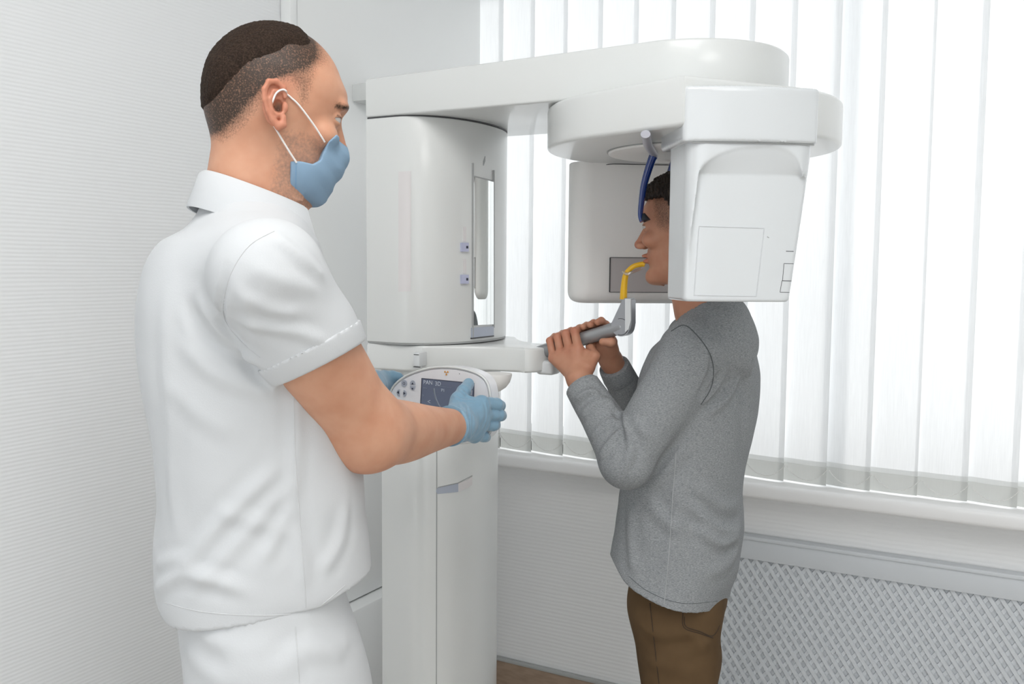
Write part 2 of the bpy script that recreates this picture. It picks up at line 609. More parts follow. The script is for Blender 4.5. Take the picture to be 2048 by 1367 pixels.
def surfnet(fn, lo, hi, h, B=4, lip=2.6):
    lo = np.asarray(lo, float); hi = np.asarray(hi, float)
    nb = np.ceil((hi - lo) / (h * B)).astype(int) + 1
    cx = [lo[a] + (np.arange(nb[a]) * B + (B - 1) / 2) * h for a in range(3)]
    CX, CY, CZ = np.meshgrid(*cx, indexing='ij')
    FC = fn(CX.ravel(), CY.ravel(), CZ.ravel()).reshape(nb)
    act = np.abs(FC) < h * B * lip * 0.87
    F = np.repeat(np.repeat(np.repeat(FC, B, 0), B, 1), B, 2).astype(np.float32)
    ii, jj, kk = np.nonzero(act)
    o = np.arange(B)
    oi, oj, ok = [a.ravel() for a in np.meshgrid(o, o, o, indexing='ij')]
    step = 30000
    for s in range(0, len(ii), step):
        I = (ii[s:s + step, None] * B + oi).ravel(); J = (jj[s:s + step, None] * B + oj).ravel(); K = (kk[s:s + step, None] * B + ok).ravel()
        F[I, J, K] = fn(lo[0] + I * h, lo[1] + J * h, lo[2] + K * h)
    S = F < 0
    n = F.shape
    cnt = np.zeros((n[0] - 1, n[1] - 1, n[2] - 1), np.int8)
    for a in (0, 1):
        for b in (0, 1):
            for c in (0, 1):
                cnt += S[a:n[0] - 1 + a, b:n[1] - 1 + b, c:n[2] - 1 + c]
    am = (cnt > 0) & (cnt < 8)
    I, J, K = np.nonzero(am)
    idx = -np.ones(am.shape, np.int64)
    idx[I, J, K] = np.arange(len(I))
    acc = np.zeros((len(I), 3)); num = np.zeros(len(I))
    cor = [(a, b, c) for a in (0, 1) for b in (0, 1) for c in (0, 1)]
    for p in cor:
        for ax in range(3):
            if p[ax]:
                continue
            q = list(p); q[ax] = 1
            f0 = F[I + p[0], J + p[1], K + p[2]]; f1 = F[I + q[0], J + q[1], K + q[2]]
            m = (f0 < 0) != (f1 < 0)
            t = np.where(m, f0 / np.where(m, f0 - f1, 1), 0)
            v = np.zeros((len(I), 3)) + np.array(p, float)
            v[:, ax] += t
            acc += v * m[:, None]; num += m
    V = acc / num[:, None] + np.stack([I, J, K], 1)
    V = lo + V * h
    Q = []
    for ax in range(3):
        b, c = (ax + 1) % 3, (ax + 2) % 3
        sl0 = [slice(None)] * 3; sl1 = [slice(None)] * 3
        sl0[ax] = slice(0, -1); sl1[ax] = slice(1, None)
        s0, s1 = S[tuple(sl0)], S[tuple(sl1)]
        e = np.stack(np.nonzero(s0 != s1), 1)
        ok_ = (e[:, b] > 0) & (e[:, c] > 0) & (e[:, b] < n[b] - 1) & (e[:, c] < n[c] - 1)
        e = e[ok_]

        def g(db, dc):
            q = e.copy(); q[:, b] += db; q[:, c] += dc
            return idx[q[:, 0], q[:, 1], q[:, 2]]
        quad = np.stack([g(-1, -1), g(0, -1), g(0, 0), g(-1, 0)], 1)
        fl = ~s0[e[:, 0], e[:, 1], e[:, 2]]
        quad[fl] = quad[fl][:, ::-1]
        Q.append(quad)
    Q = np.concatenate(Q)
    Q = Q[(Q >= 0).all(1)]
    for _ in range(2):
        e = h * 0.3
        f0 = fn(V[:, 0], V[:, 1], V[:, 2])
        G = np.stack([(fn(V[:, 0] + (a == 0) * e, V[:, 1] + (a == 1) * e, V[:, 2] + (a == 2) * e) - f0) / e for a in range(3)], 1)
        g2 = (G * G).sum(1) + 1e-6
        stp = (f0 / g2)[:, None] * G
        ln = np.linalg.norm(stp, axis=1, keepdims=True)
        stp *= np.minimum(1, 0.6 * h / (ln + 1e-9))
        V = V - stp
    return V, Q


def vnormals(V, Q):
    n = np.cross(V[Q[:, 2]] - V[Q[:, 0]], V[Q[:, 3]] - V[Q[:, 1]])
    N = np.zeros_like(V)
    for k in range(4):
        np.add.at(N, Q[:, k], n)
    return N / (np.linalg.norm(N, axis=1, keepdims=True) + 1e-12)


def polydist(V, pts):
    best = np.full(len(V), 1e9); tt = np.zeros(len(V))
    L = 0
    tot = sum(np.linalg.norm(pts[i + 1] - pts[i]) for i in range(len(pts) - 1))
    for i in range(len(pts) - 1):
        a, b = pts[i], pts[i + 1]
        ab = b - a
        l = np.linalg.norm(ab)
        h = np.clip(((V - a) @ ab) / (l * l + 1e-12), 0, 1)
        d = np.linalg.norm(V - a - h[:, None] * ab, axis=1)
        m = d < best
        best[m] = d[m]; tt[m] = (L + h[m] * l) / tot
        L += l
    return best, tt


def apply_folds(V, Q, folds):
    """raise creases: folds = [(list of photo points on the cloth, amplitude m, width m)]"""
    N = vnormals(V, Q)
    bvh = BVHTree.FromPolygons([Vector(v) for v in V], [tuple(q) for q in Q.tolist()])
    D = np.zeros(len(V))
    for pl, amp, wd in folds:
        pts = []
        for a, b in smooth_path([(p[0], p[1], 0) for p in pl], 4) and [(q.x, q.y) for q in smooth_path([(p[0], p[1], 0) for p in pl], 4)]:
            hit = bvh.ray_cast(CAM, ray(a, b).normalized())
            if hit[0] is not None:
                pts.append(A3(hit[0]))
        if len(pts) < 2:
            continue
        d, t = polydist(V, pts)
        taper = np.clip(np.minimum(t, 1 - t) * 5 + 0.15, 0, 1)
        D += amp * taper * (np.exp(-(d / wd) ** 2) - 0.30 * np.exp(-((d - 1.9 * wd) / (0.9 * wd)) ** 2))
    return V + N * D[:, None]


def surface_lines(V, Q, pl, r, lift=0.0006, n=6):
    """a stitched line lying on a mesh, through photo points"""
    bvh = BVHTree.FromPolygons([Vector(v) for v in V], [tuple(q) for q in Q.tolist()])
    pts = []
    for q in smooth_path([(p[0], p[1], 0) for p in pl], n):
        hit = bvh.ray_cast(CAM, ray(q.x, q.y).normalized())
        if hit[0] is not None:
            pts.append(hit[0] + hit[1] * lift)
    return pts


def wob(V, f, seed=0):
    """cheap smooth noise, about -1..1"""
    rs = np.random.RandomState(seed)
    s = np.zeros(len(V))
    for i in range(7):
        k = rs.normal(size=3)
        k = k / np.linalg.norm(k) * f * (0.6 + 0.9 * rs.rand())
        s += np.sin(V @ k + rs.rand() * 6.28)
    return s / 3.0


def join_vq(parts):
    V, Q, o = [], [], 0
    for v, q in parts:
        V.append(v); Q.append(q + o); o += len(v)
    return np.concatenate(V), np.concatenate(Q)


# ================================================================== THE ROOM
XL, YW = -1.65, 2.745     # left wall plane, window wall plane
ZC = 2.8
structure(box('floor', XL - 0.1, 3.2, -2.2, YW + 0.3, -0.06, 0.0, M['floor']))
structure(box('ceiling', XL - 0.1, 3.2, -2.2, YW + 0.3, ZC, ZC + 0.06, M['ceiling']))
structure(box('wall_left', XL - 0.12, XL, -2.2, YW + 0.3, 0, ZC, M['wall_l']))
ZS = PY(1770, 985, YW - 0.03).z   # sill height
WX0, WX1 = XL + 0.004, 1.75
bm = bmesh.new()
bx(bm, XL, 3.2, YW, YW + 0.28, 0, ZS)
bx(bm, XL, WX0, YW, YW + 0.28, ZS, ZC)
bx(bm, WX1, 3.2, YW, YW + 0.28, ZS, ZC)
bx(bm, WX0, WX1, YW, YW + 0.28, 2.55, ZC)
structure(obj_bm('wall_right', bm, M['wall_r']))
bm = bmesh.new()
bx(bm, XL - 0.1, 3.2, -2.3, -2.2, 0, 0.1); bx(bm, XL - 0.1, 3.2, -2.3, -2.2, 2.65, ZC)
bx(bm, XL - 0.1, -1.55, -2.3, -2.2, 0.1, 2.65); bx(bm, 2.5, 3.2, -2.3, -2.2, 0.1, 2.65)
structure(obj_bm('wall_back', bm, M['wall_s']))
w2 = bpy.data.objects.new('fill_window', None); C.objects.link(w2); structure(w2)  # added unseen glazing behind the camera, lets in frontal fill light
w2.location = (0.47, -2.25, 0.1); ROOT[w2.name] = Vector(w2.location)
bm = bmesh.new()
bx(bm, -1.55, 2.5, -2.27, -2.23, 0.1, 0.16, 0.004); bx(bm, -1.55, 2.5, -2.27, -2.23, 2.59, 2.65, 0.004)
for xx in (-1.55, -0.2, 1.15, 2.44):
    bx(bm, xx, xx + 0.06, -2.27, -2.23, 0.1, 2.65, 0.004)
obj_bm('window_frame', bm, M['sill'], w2)
obj_bm('window_pane', bx(bmesh.new(), -1.51, 2.46, -2.252, -2.248, 0.15, 2.61), M['glass'], w2)
structure(box('wall_far_right', 3.2, 3.3, -2.3, YW + 0.3, 0, ZC, M['wall_s']))
# baseboards
bm = bmesh.new(); bx(bm, XL + 0.012, 3.2, YW - 0.014, YW, 0, 0.118, 0.002)
o = structure(obj_bm('baseboard_right', bm, M['base']))
bm = bmesh.new(); bx(bm, XL + 0.012, 3.2, YW - 0.018, YW, 0.118, 0.13, 0.003)
structure(obj_bm('trim_1', bm, M['basetop']))
bm = bmesh.new(); bx(bm, XL, XL + 0.014, -2.2, YW, 0, 0.118, 0.002)
structure(obj_bm('baseboard_left', bm, M['base']))
bm = bmesh.new(); bx(bm, XL, XL + 0.018, -2.2, YW, 0.118, 0.13, 0.003)
structure(obj_bm('trim_2', bm, M['basetop']))
# sill board with a rounded nose
bm = bmesh.new(); bx(bm, XL, WX1 + 0.1, YW - 0.105, YW + 0.16, ZS - 0.045, ZS, 0.014, 4)
structure(obj_bm('trim_3', bm, M['sill']))
# window behind the blind
win = bpy.data.objects.new('window_1', None); C.objects.link(win); structure(win)
win.location = (WX0, YW + 0.2, ZS); ROOT[win.name] = Vector(win.location)
bm = bmesh.new()
yf0, yf1 = YW + 0.17, YW + 0.23
bx(bm, WX0, WX1, yf0, yf1, ZS, ZS + 0.06, 0.006)
bx(bm, WX0, WX1, yf0, yf1, 2.49, 2.55, 0.006)
for xx in (WX0, -0.40, 0.70, WX1 - 0.05):
    bx(bm, xx, xx + (0.045 if xx > WX0 else 0.012), yf0, yf1, ZS, 2.55, 0.006)
obj_bm('window_frame', bm, M['sill'], win)
obj_bm('window_pane', bx(bmesh.new(), WX0 + 0.006, WX1 - 0.02, YW + 0.198, YW + 0.202, ZS + 0.05, 2.5), M['glass'], win)
# unseen ceiling panels, added to fill the room with soft light
for k, (lx, ly) in enumerate(((-0.2, 0.3), (1.6, -0.6))):
    t = thing('fill_panel', 'added square white ceiling fill-light panel above the ' + ('doctor and machine' if k == 0 else 'open side of the room behind the camera'), 'ceiling light', (lx, ly, ZC))
    bm = bmesh.new()
    bx(bm, lx - 0.62, lx + 0.62, ly - 0.62, ly - 0.6, ZC - 0.03, ZC, 0.003)
    bx(bm, lx - 0.62, lx + 0.62, ly + 0.6, ly + 0.62, ZC - 0.03, ZC, 0.003)
    bx(bm, lx - 0.62, lx - 0.6, ly - 0.62, ly + 0.62, ZC - 0.03, ZC, 0.003)
    bx(bm, lx + 0.6, lx + 0.62, ly - 0.62, ly + 0.62, ZC - 0.03, ZC, 0.003)
    obj_bm('fill_panel_frame', bm, M['sill'], t)
    box('diffuser', lx - 0.6, lx + 0.6, ly - 0.6, ly + 0.6, ZC - 0.02, ZC - 0.012, M['fill_glow'], t)

# white smooth cupboard / service panel behind the machine, on the left wall
y_p = PX(599, 430, XL + 0.03).y
zb = PX(736, 1186, XL + 0.03).z
t = thing('wall_cabinet', 'tall smooth white cabinet front standing against the left wall behind the machine column', 'cabinet', (XL, 2.3, 0))
box('cabinet_body', XL + 0.002, XL + 0.03, y_p, YW - 0.02, zb, ZC - 0.02, M['wall_s'], t, 0.003)
box('cabinet_base', XL + 0.002, XL + 0.075, y_p, YW - 0.02, 0.0, zb - 0.004, M['wall_s'], t, 0.012)
box('edge_strip', XL + 0.002, XL + 0.034, y_p - 0.03, y_p - 0.006, 0, ZC - 0.02, M['wall_s'], t, 0.002)
box('edge_gap', XL + 0.001, XL + 0.02, y_p - 0.006, y_p, 0, ZC - 0.02, M['seam'], t)

# ------------------------------------------------------------------ vertical blind
YB = YW - 0.035
bl = thing('vertical_blind', 'white vertical slat blind hanging over the whole window behind the machine', 'blind', (0, YB, 2.45))
x = -1.653
pitch = 0.1167
zhem = ZS + 0.004
k = 0
slat_x = []
while x < 1.75:
    a0 = -0.17 + 0.02 * math.sin(k * 2.3)
    wd = 0.128
    gap = 0.0
    if 11 <= k <= 12:
        a0 = -0.06
    if k == 12:
        wd = 0.127
    n = 12
    V, Fc = [], []
    zt = 2.62
    for zz in (zhem, zhem + 0.056, zt):
        pass
    def slat_mesh(z0, z1, off=0.0):
        V, Fc = [], []
        for zi, zz in enumerate((z0, z1)):
            for j in range(n + 1):
                s = j / n
                bow = 0.0035 * math.sin(math.pi * s)
                V.append((x + s * wd * math.cos(a0), YB + math.sin(a0) * wd * (s - 0.5) - bow + off, zz))
        for j in range(n):
            Fc.append((j, j + 1, n + 1 + j + 1, n + 1 + j))
        me = bpy.data.meshes.new('slat'); me.from_pydata(V, [], Fc)
        return me
    s_ = link_mesh('slat', slat_mesh(zhem + 0.052, zt), M['blind'], bl)
    o = link_mesh('hem_pocket', slat_mesh(zhem, zhem + 0.052), M['hem'], s_)
    # upper stitched edge of the pocket: a slightly denser strip
    o = link_mesh('hem_fold', slat_mesh(zhem + 0.052, zhem + 0.066, -0.0016), M['hem2'], s_)
    slat_x.append(x)
    x += pitch if k != 11 else pitch + 0.006
    k += 1
# bead chain loops joining the slat bottoms
bm = bmesh.new()
for i in range(len(slat_x) - 1):
    xa, xb = slat_x[i] + 0.02, slat_x[i + 1] + 0.012
    pts = [Vector((xa + (xb - xa) * s, YB - 0.022, zhem + 0.046 - 0.034 * math.sin(math.pi * s) ** 0.8)) for s in np.linspace(0, 1, 14)]
    tube_bm(pts, 0.0010, 6, bm)
    for p in pts[::1]:
        r = bmesh.ops.create_icosphere(bm, subdivisions=1, radius=0.0018)
        bmesh.ops.translate(bm, vec=p, verts=r['verts'])
obj_bm('bead_chain', bm, M['chain'], bl)
box('head_rail', XL + 0.01, WX1, YB - 0.03, YB + 0.03, 2.62, 2.67, M['sill'], bl, 0.004)

# ------------------------------------------------------------------ radiator cover with lattice
YR = YW - 0.034
z_rt = PY(1750, 1107, YR).z
xr0 = PY(1330, 1150, YR).x
xr1 = 1.7
t = thing('radiator_cover', 'grey-white radiator cover with a diagonal lattice front under the window', 'radiator cover', (0.5, YR, 0))
bm = bmesh.new()
z_rb = PY(1750, 1157, YR).z
bx(bm, xr0, xr1, YR - 0.007, YW - 0.002, z_rt - 0.012, z_rt, 0.003)
bx(bm, xr0, xr1, YR - 0.001, YR + 0.018, z_rb, z_rt - 0.004, 0.003)
bx(bm, xr0, xr0 + 0.07, YR, YR + 0.018, 0, z_rb, 0.002)
bx(bm, xr0, xr0 + 0.016, YR + 0.015, YW - 0.002, 0, z_rt - 0.014)
bx(bm, xr0, xr1, YR, YR + 0.018, 0, 0.07, 0.002)
bx(bm, xr1 - 0.07, xr1, YR, YR + 0.018, 0, z_rb, 0.002)
obj_bm('cover_frame', bm, M['radcover'], t)
box('back_board', xr0 + 0.05, xr1 - 0.05, YR + 0.0160, YR + 0.022, 0.05, z_rb + 0.01, M['radcover'], t)
bm = bmesh.new()
sl = 1.5
ang = math.atan(sl)
hx0, hx1, hz0, hz1 = xr0 + 0.06, xr1 - 0.06, 0.06, z_rb + 0.008
pit = 0.0292


def strip(bm, x_at_top, sgn, y0, y1, wd, topw):
    # strip through (x_at_top, hz1) falling with slope sgn*sl, clipped to the panel
    pa = Vector((x_at_top, hz1)); H = hz1 - hz0
    pb = Vector((x_at_top + sgn * H / sl, hz0))
    t0, t1 = 0.0, 1.0
    dx = pb.x - pa.x
    for lim, s in ((hx0, 1), (hx1, -1)):
        ta = (lim - pa.x) / dx
        if (dx > 0) == (s > 0):
            t0 = max(t0, ta)
        else:
            t1 = min(t1, ta)
    if t0 >= t1:
        return
    a = pa.lerp(pb, t0); b = pa.lerp(pb, t1)
    d = (b - a).normalized(); nn = Vector((-d.y, d.x))
    vs = []
    for p in (a, b):
        for off, yy in ((-wd, y1), (-topw, y0), (topw, y0), (wd, y1)):
            q = p + nn * off
            vs.append(bm.verts.new((q.x, yy, q.y)))
    bm.faces.new((vs[0], vs[1], vs[5], vs[4])); bm.faces.new((vs[1], vs[2], vs[6], vs[5])); bm.faces.new((vs[2], vs[3], vs[7], vs[6]))


span = (hz1 - hz0) / sl
xx = hx0 - span
while xx < hx1 + span:
    strip(bm, xx, 1, YR + 0.0075, YR + 0.0118, 0.0060, 0.0050)
    strip(bm, xx + pit * 0.5, -1, YR + 0.0119, YR + 0.0158, 0.0060, 0.0052)
    xx += pit
obj_bm('lattice', bm, M['radcover'], t, smooth=False)

# ================================================================== THE X-RAY MACHINE
YC, XC = 1.883, -0.622
ma = thing('panoramic_x_ray_machine', 'white dental panoramic x-ray machine with round overhead arm and tall column', 'x-ray machine', (-1.2, YC, 0))


def dshape(x0, x1, hw, flat_to, n=24, p=2.2):
    """plan outline: flat back and sides, rounded front toward +x"""
    pts = [(x0, YC + hw), (x0, YC - hw)]
    out = [(x0, YC - hw)]
    a = x1 - flat_to
    for i in range(n + 1):
        th = -math.pi / 2 + math.pi * i / n
        c, s = math.cos(th), math.sin(th)
        out.append((flat_to + a * abs(c) ** (2 / p), YC + hw * math.copysign(abs(s) ** (2 / p), s)))
    out.append((x0, YC + hw))
    # drop duplicates
    res = []
    for q in out:
        if not res or (abs(q[0] - res[-1][0]) + abs(q[1] - res[-1][1])) > 1e-5:
            res.append(q)
    return res


ysd = YC - 0.20
xl_c = PY(733, 450, ysd).x            # left edge of the carriage
z_armb = PY(760, 233, ysd).z
z_armt = PY(731, 157, ysd).z
z_car0 = PY(740, 683, ysd).z
# lower column
xcol = PY(764, 1100, YC - 0.165).x
prism('column', dshape(xcol, -1.105, 0.165, xcol + 0.07, 28, 2.0), 0.0, z_car0 - 0.02, M['machine'], ma, 0.004)
# vertical seam between the side panel and the front cover
pS = PY(873, 1100, YC - 0.165)
pl = dshape(xcol, -1.105, 0.165, xcol + 0.07, 200, 2.0)


def on_outline(pl, px, py, lift=0.0):
    """where the sight line meets an upright outline"""
    v = ray(px, py); best = None
    for a, b in zip(pl[:-1], pl[1:]):
        ax, ay, bx_, by = a[0] - CAM.x, a[1] - CAM.y, b[0] - CAM.x, b[1] - CAM.y
        det = v.x * (ay - by) - v.y * (ax - bx_)
        if abs(det) < 1e-12:
            continue
        tt = (ax * (ay - by) - ay * (ax - bx_)) / det
        s = (v.x * ay - v.y * ax) / det
        if -1e-6 <= s <= 1 + 1e-6 and tt > 0 and (best is None or tt < best[0]):
            nrm = Vector((b[1] - a[1], -(b[0] - a[0]), 0)).normalized()
            best = (tt, CAM + v * tt, nrm)
    if best is None:
        return None
    return best[1] + best[2] * lift, best[2]


q = on_outline(pl, 873, 1100, 0.0)[0]
box('panel_seam', q.x - 0.0008, q.x + 0.0008, q.y - 0.0006, q.y + 0.004, 0.02, z_car0 - 0.03, M['seam2'], ma, label='thin grey vertical seam')


def patch(name, pl, pts, m, parent, lift=0.0012, n=10, thick=0.002, label=None):
    """curved sticker on an upright outline: pts = [(px, ytop, ybottom)...] in photo pixels"""
    V, Fc = [], []
    dense = []
    for i in range(len(pts) - 1):
        for k in range(n):
            s = k / n
            dense.append([pts[i][j] * (1 - s) + pts[i + 1][j] * s for j in range(3)])
    dense.append(list(pts[-1]))
    cols = []
    for px, yt, yb in dense:
        a = on_outline(pl, px, yt, lift); b = on_outline(pl, px, yb, lift)
        if a is None or b is None:
            continue
        cols.append((a[0], b[0], a[1]))
    for a, b, nn in cols:
        V += [a, b, a - nn * thick, b - nn * thick]
    for i in range(len(cols) - 1):
        o = i * 4; p = o + 4
        Fc += [(o, o + 1, p + 1, p), (o + 2, p + 2, p + 3, o + 3), (o, p, p + 2, o + 2), (o + 1, o + 3, p + 3, p + 1)]
    e = (len(cols) - 1) * 4
    Fc += [(0, 2, 3, 1), (e, e + 1, e + 3, e + 2)]
    bm = bmesh.new()
    vs = [bm.verts.new(v) for v in V]
    for f in Fc:
        bm.faces.new([vs[i] for i in f])
    return obj_bm(name, bm, m, parent, label)


patch('column_stripe', pl, [(872, 980, 982), (875, 975, 987), (916, 966, 983)], M['silver'], ma, label='blue-grey stripe across the column')
patch('column_stripe', pl, [(916, 966, 983), (935, 958, 975), (944, 952, 968)], M['pinkstrip'], ma, label='pale end of the column stripe')
patch('column_groove', pl, [(876, 973.5, 974.5), (916, 964.5, 965.5), (944, 950, 951)], M['seam2'], ma)

# carriage (upper housing)
plc = dshape(xl_c, -1.095, 0.20, xl_c + 0.075, 28, 2.05)
car = prism('carriage', plc, z_car0, z_armb - 0.0025, M['machine'], ma, 0.003)
plcf = dshape(xl_c, -1.095, 0.20, xl_c + 0.075, 200, 2.05)
prism('carriage_gap', [(p[0] * 0.999, YC + (p[1] - YC) * 0.985) for p in plc], z_armb - 0.003, z_armb + 0.001, M['seam'], ma, label='dark gap under the upper arm')
prism('carriage_gap', [(p[0], YC + (p[1] - YC) * 0.985) for p in plc], z_car0 - 0.003, z_car0 + 0.001, M['seam2'], ma)
patch('status_strip', plcf, [(797, 343, 583), (822, 342, 582)], M['pinkstrip'], car, 0.0006)
# narrow mirror on the rounded front
mir = patch('mirror', plcf, [(945.5, 353, 650), (985.5, 364, 648)], M['mirror'], ma, 0.003, 14, 0.004, label='narrow mirror with a thin dark frame')
patch('mirror_frame', plcf, [(943.5, 326, 676), (945.5, 326, 676)], M['seam2'], mir, 0.0032, 4, 0.004)
patch('mirror_frame', plcf, [(943.5, 350.5, 353), (986.5, 361, 364)], M['seam2'], mir, 0.0032, 10, 0.004)
patch('mirror_frame', plcf, [(985.3, 340, 655), (987, 340, 655)], M['seam2'], mir, 0.0032, 4, 0.004)
patch('mirror_base', plcf, [(942, 655, 675), (985.5, 652, 670)], M['silver'], mir, 0.003, 10, 0.004, label='blue-grey band under the mirror')
patch('mirror_base', plcf, [(941, 675, 677.5), (985.5, 670, 672.5)], M['seam'], mir, 0.0034, 10, 0.004, label='black line under the mirror')
patch('vent_slot', plcf, [(966.5, 322, 331), (970, 312, 322)], M['seam2'], car, 0.001, 4)
for yk in (494, 558):
    kb = patch('adjust_knob', plcf, [(920.5, yk - 9, yk + 9), (934, yk - 9, yk + 9)], M['lilac'], car, 0.006, 4, 0.007)
    patch('knob_slot', plcf, [(926, yk - 41, yk - 11), (932, yk - 41, yk - 11)], M['pinkstrip'], car, 0.001, 4)
for yk in (494, 558):
    patch('knob_dot', plcf, [(929, yk - 2.5, yk + 2.5), (932.5, yk - 2.5, yk + 2.5)], M['ink'], car, 0.0066, 3)

# upper arm
zt2 = PY(1100, 104, ysd).z
out = [(xl_c, YC + 0.2), (xl_c, YC - 0.2)]
xa1, rc = -0.435, 0.19
for i in range(17):
    th = -math.pi / 2 + math.pi / 2 * i / 16
    out.append((xa1 - rc + rc * math.cos(th), YC - 0.2 + rc + rc * math.sin(th)))
for i in range(17):
    th = math.pi / 2 * i / 16
    out.append((xa1 - rc + rc * math.cos(th), YC + 0.2 - rc + rc * math.sin(th)))
arm = prism('upper_arm', out, z_armb, z_armt, M['machine'], ma, 0.006, 3,
            topf=lambda x, y: z_armt + (zt2 - z_armt) * min(1, max(0, (x - xl_c) / 0.6)))
# wall bracket behind the column
yb0 = PX(704, 190, XL + 0.03).y
zb1, zb0 = PX(704, 168, XL + 0.03).z, PX(704, 203, XL + 0.03).z
box('wall_bracket', XL + 0.03, xl_c + 0.02, yb0, yb0 + 0.10, zb0, zb1, M['machine'], ma, 0.003)
box('wall_bracket_hook', XL + 0.08, XL + 0.12, yb0 - 0.001, yb0 + 0.03, zb0 - 0.008, zb0, M['ink'], ma)

# rotating head: disc, hub ring
zd1 = z_armb - 0.002
zd0 = P(1087, 301, 1.95).z


def circ(cx, cy, r, n=72, a0=0, a1=2 * math.pi):
    return [(cx + r * math.cos(a0 + (a1 - a0) * i / n), cy + r * math.sin(a0 + (a1 - a0) * i / n)) for i in range(n)]


# rotor frame: n points from the axis to the tube (toward the room), u to its right
nv = (-Fh + Rh * 0.10).normalized()
uv = Vector((-nv.y, nv.x, 0))          # right seen from the camera
CR = Vector((XC, YC, 0))


def RF(x, y, z):
    dx, dy = x - XC, y - YC
    return dx * uv.x + dy * uv.y, dx * nv.x + dy * nv.y, z


def rf_pt(u, n, z):
    return CR + uv * u + nv * n + Vector((0, 0, z))


def to_u(px, n_):
    """u coordinate in the rotor frame of a pixel column on the plane n = n_"""
    v = ray(px, 450)
    k = (CR + nv * n_ - Vector((CAM.x, CAM.y, 0))).dot(nv) / Vector((v.x, v.y, 0)).dot(nv)
    p = CAM + v * k
    return (p - CR).dot(uv)


def to_z(px, py, n_):
    v = ray(px, py)
    k = (CR + nv * n_ - Vector((CAM.x, CAM.y, 0))).dot(nv) / Vector((v.x, v.y, 0)).dot(nv)
    return (CAM + v * k).z


NF = 0.355
uL, uR, uRb = to_u(1338, 0.225), to_u(1617, NF - 0.03), to_u(1580, NF - 0.03)
zT = to_z(1470, 284, NF)
zBt = to_z(1450, 604, NF)
zCt = to_z(1420, 170, NF)
n0 = 0.20
uc, hu = (uL + uR) / 2, (uR - uL) / 2
n0 = 0.20
print('rotor', uL, uR, uRb, zT, zBt, zCt, zd0, zd1)
uc, hu = (uL + uR) / 2, (uR - uL) / 2


uCL = to_u(1366, NF)
zCol = to_z(1345, 262, NF - 0.03)


def rrect(u, n, u0, u1, n0_, n1_, r):
    c, h = (u0 + u1) / 2, (u1 - u0) / 2
    d, g = (n0_ + n1_) / 2, (n1_ - n0_) / 2
    qx, qy = np.abs(u - c) - h + r, np.abs(n - d) - g + r
    return np.sqrt(np.maximum(qx, 0) ** 2 + np.maximum(qy, 0) ** 2) + np.minimum(np.maximum(qx, qy), 0) - r


def f_cap(x, y, z):
    u, n, zz = RF(x, y, z)
    # arm cap reaching out from the disc, bowed front
    front = NF + 0.008 - 1.1 * (u - uc) ** 2
    f = rrect(u, n, uCL, uR + 0.003, 0.04, NF + 0.06, 0.004)
    f = smax(f, n - front, 0.01)
    f = smax(f, np.abs(zz - (zT + zCt) / 2) - (zCt - zT) / 2, 0.006)
    f = np.maximum(f, np.where(zz < zd0 + 0.002, n0 - n, -1.0))
    return f


# disc outline drawn out to the cap's front left corner
nCL = NF + 0.006 - 1.1 * (uCL - uc) ** 2
pcl = rf_pt(uCL, nCL, 0)
dv = Vector((pcl.x - XC, pcl.y - YC)); L_ = dv.length
base_a = math.atan2(dv.y, dv.x); ga = math.acos(0.293 / L_)
a_s, a_e = base_a + ga, base_a - ga
cand = [base_a - ga, base_a + ga]
left_a = min(cand, key=lambda a: (math.cos(a) * uv.x + math.sin(a) * uv.y))
# walk the circle the long way round from the left tangent to the right one
right_a = [a for a in cand if a != left_a][0]
sgn = -1 if left_a < right_a else 1
tot = 2 * math.pi - abs(left_a - right_a)
outd = [(XC + 0.293 * math.cos(left_a + sgn * tot * i / 96), YC + 0.293 * math.sin(left_a + sgn * tot * i / 96)) for i in range(97)]
outd.append((pcl.x, pcl.y))
disc = prism('rotor_disc', outd, zd0, zd1, M['machine'], ma, 0.008, 4)
prism('hub_plate', circ(XC, YC, 0.168, 64), zd0 - 0.006, zd0 + 0.001, M['machine_in'], disc, 0.004)
prism('hub_plate_gap', circ(XC, YC, 0.1705, 64), zd0 - 0.0015, zd0 + 0.001, M['seam2'], disc)
V, Q = surfnet(f_cap, (XC - 0.5, YC - 0.5, zT - 0.02), (XC + 0.4, YC + 0.3, zCt + 0.02), 0.004)
cap = obj_vf('rotor_cap', V, Q, M['machine2'], ma, sharp=0.7)


arch = [(1396, 348), (1404, 333), (1425, 316), (1455, 303), (1490, 295), (1530, 293), (1562, 299), (1585, 311), (1600, 330), (1607, 352)]
au = curve([to_u(a, NF) for a, b in arch], [to_z(a, b, NF) for a, b in arch])
zl = to_z(1500, 347, NF)


def f_tube(x, y, z):
    u, n, zz = RF(x, y, z)
    k = np.clip((zT - zz) / (zT - zBt), 0, 1)
    ur = uR + (uRb - uR) * k ** 1.1
    nf = NF - 0.75 * (u - uc) ** 2
    f = rrect(u, n, uL, ur, n0, NF + 0.02, 0.03)
    f = smax(f, n - nf, 0.03)
    f = smax(f, zBt - zz, 0.007)
    ztop = np.where(u < uCL, zCol, zT + 0.004)
    f = smax(f, zz - ztop, 0.003)
    # scooped panel on the front: arched top, floor set back, open to the right
    left = to_u(1400, NF) + (to_u(1377, NF) - to_u(1400, NF)) * np.clip((zl - zz) / (zl - zBt), -0.5, 1)
    top = au(u)
    up = np.clip((zz - zl) / np.maximum(top - zl, 0.006), 0, 1)
    floor_n = nf - 0.015 + 0.013 * up
    sc = smax(smax(floor_n - n, left - u, 0.008), zz - top, 0.004)
    f = smax(f, -sc, 0.005)
    return f


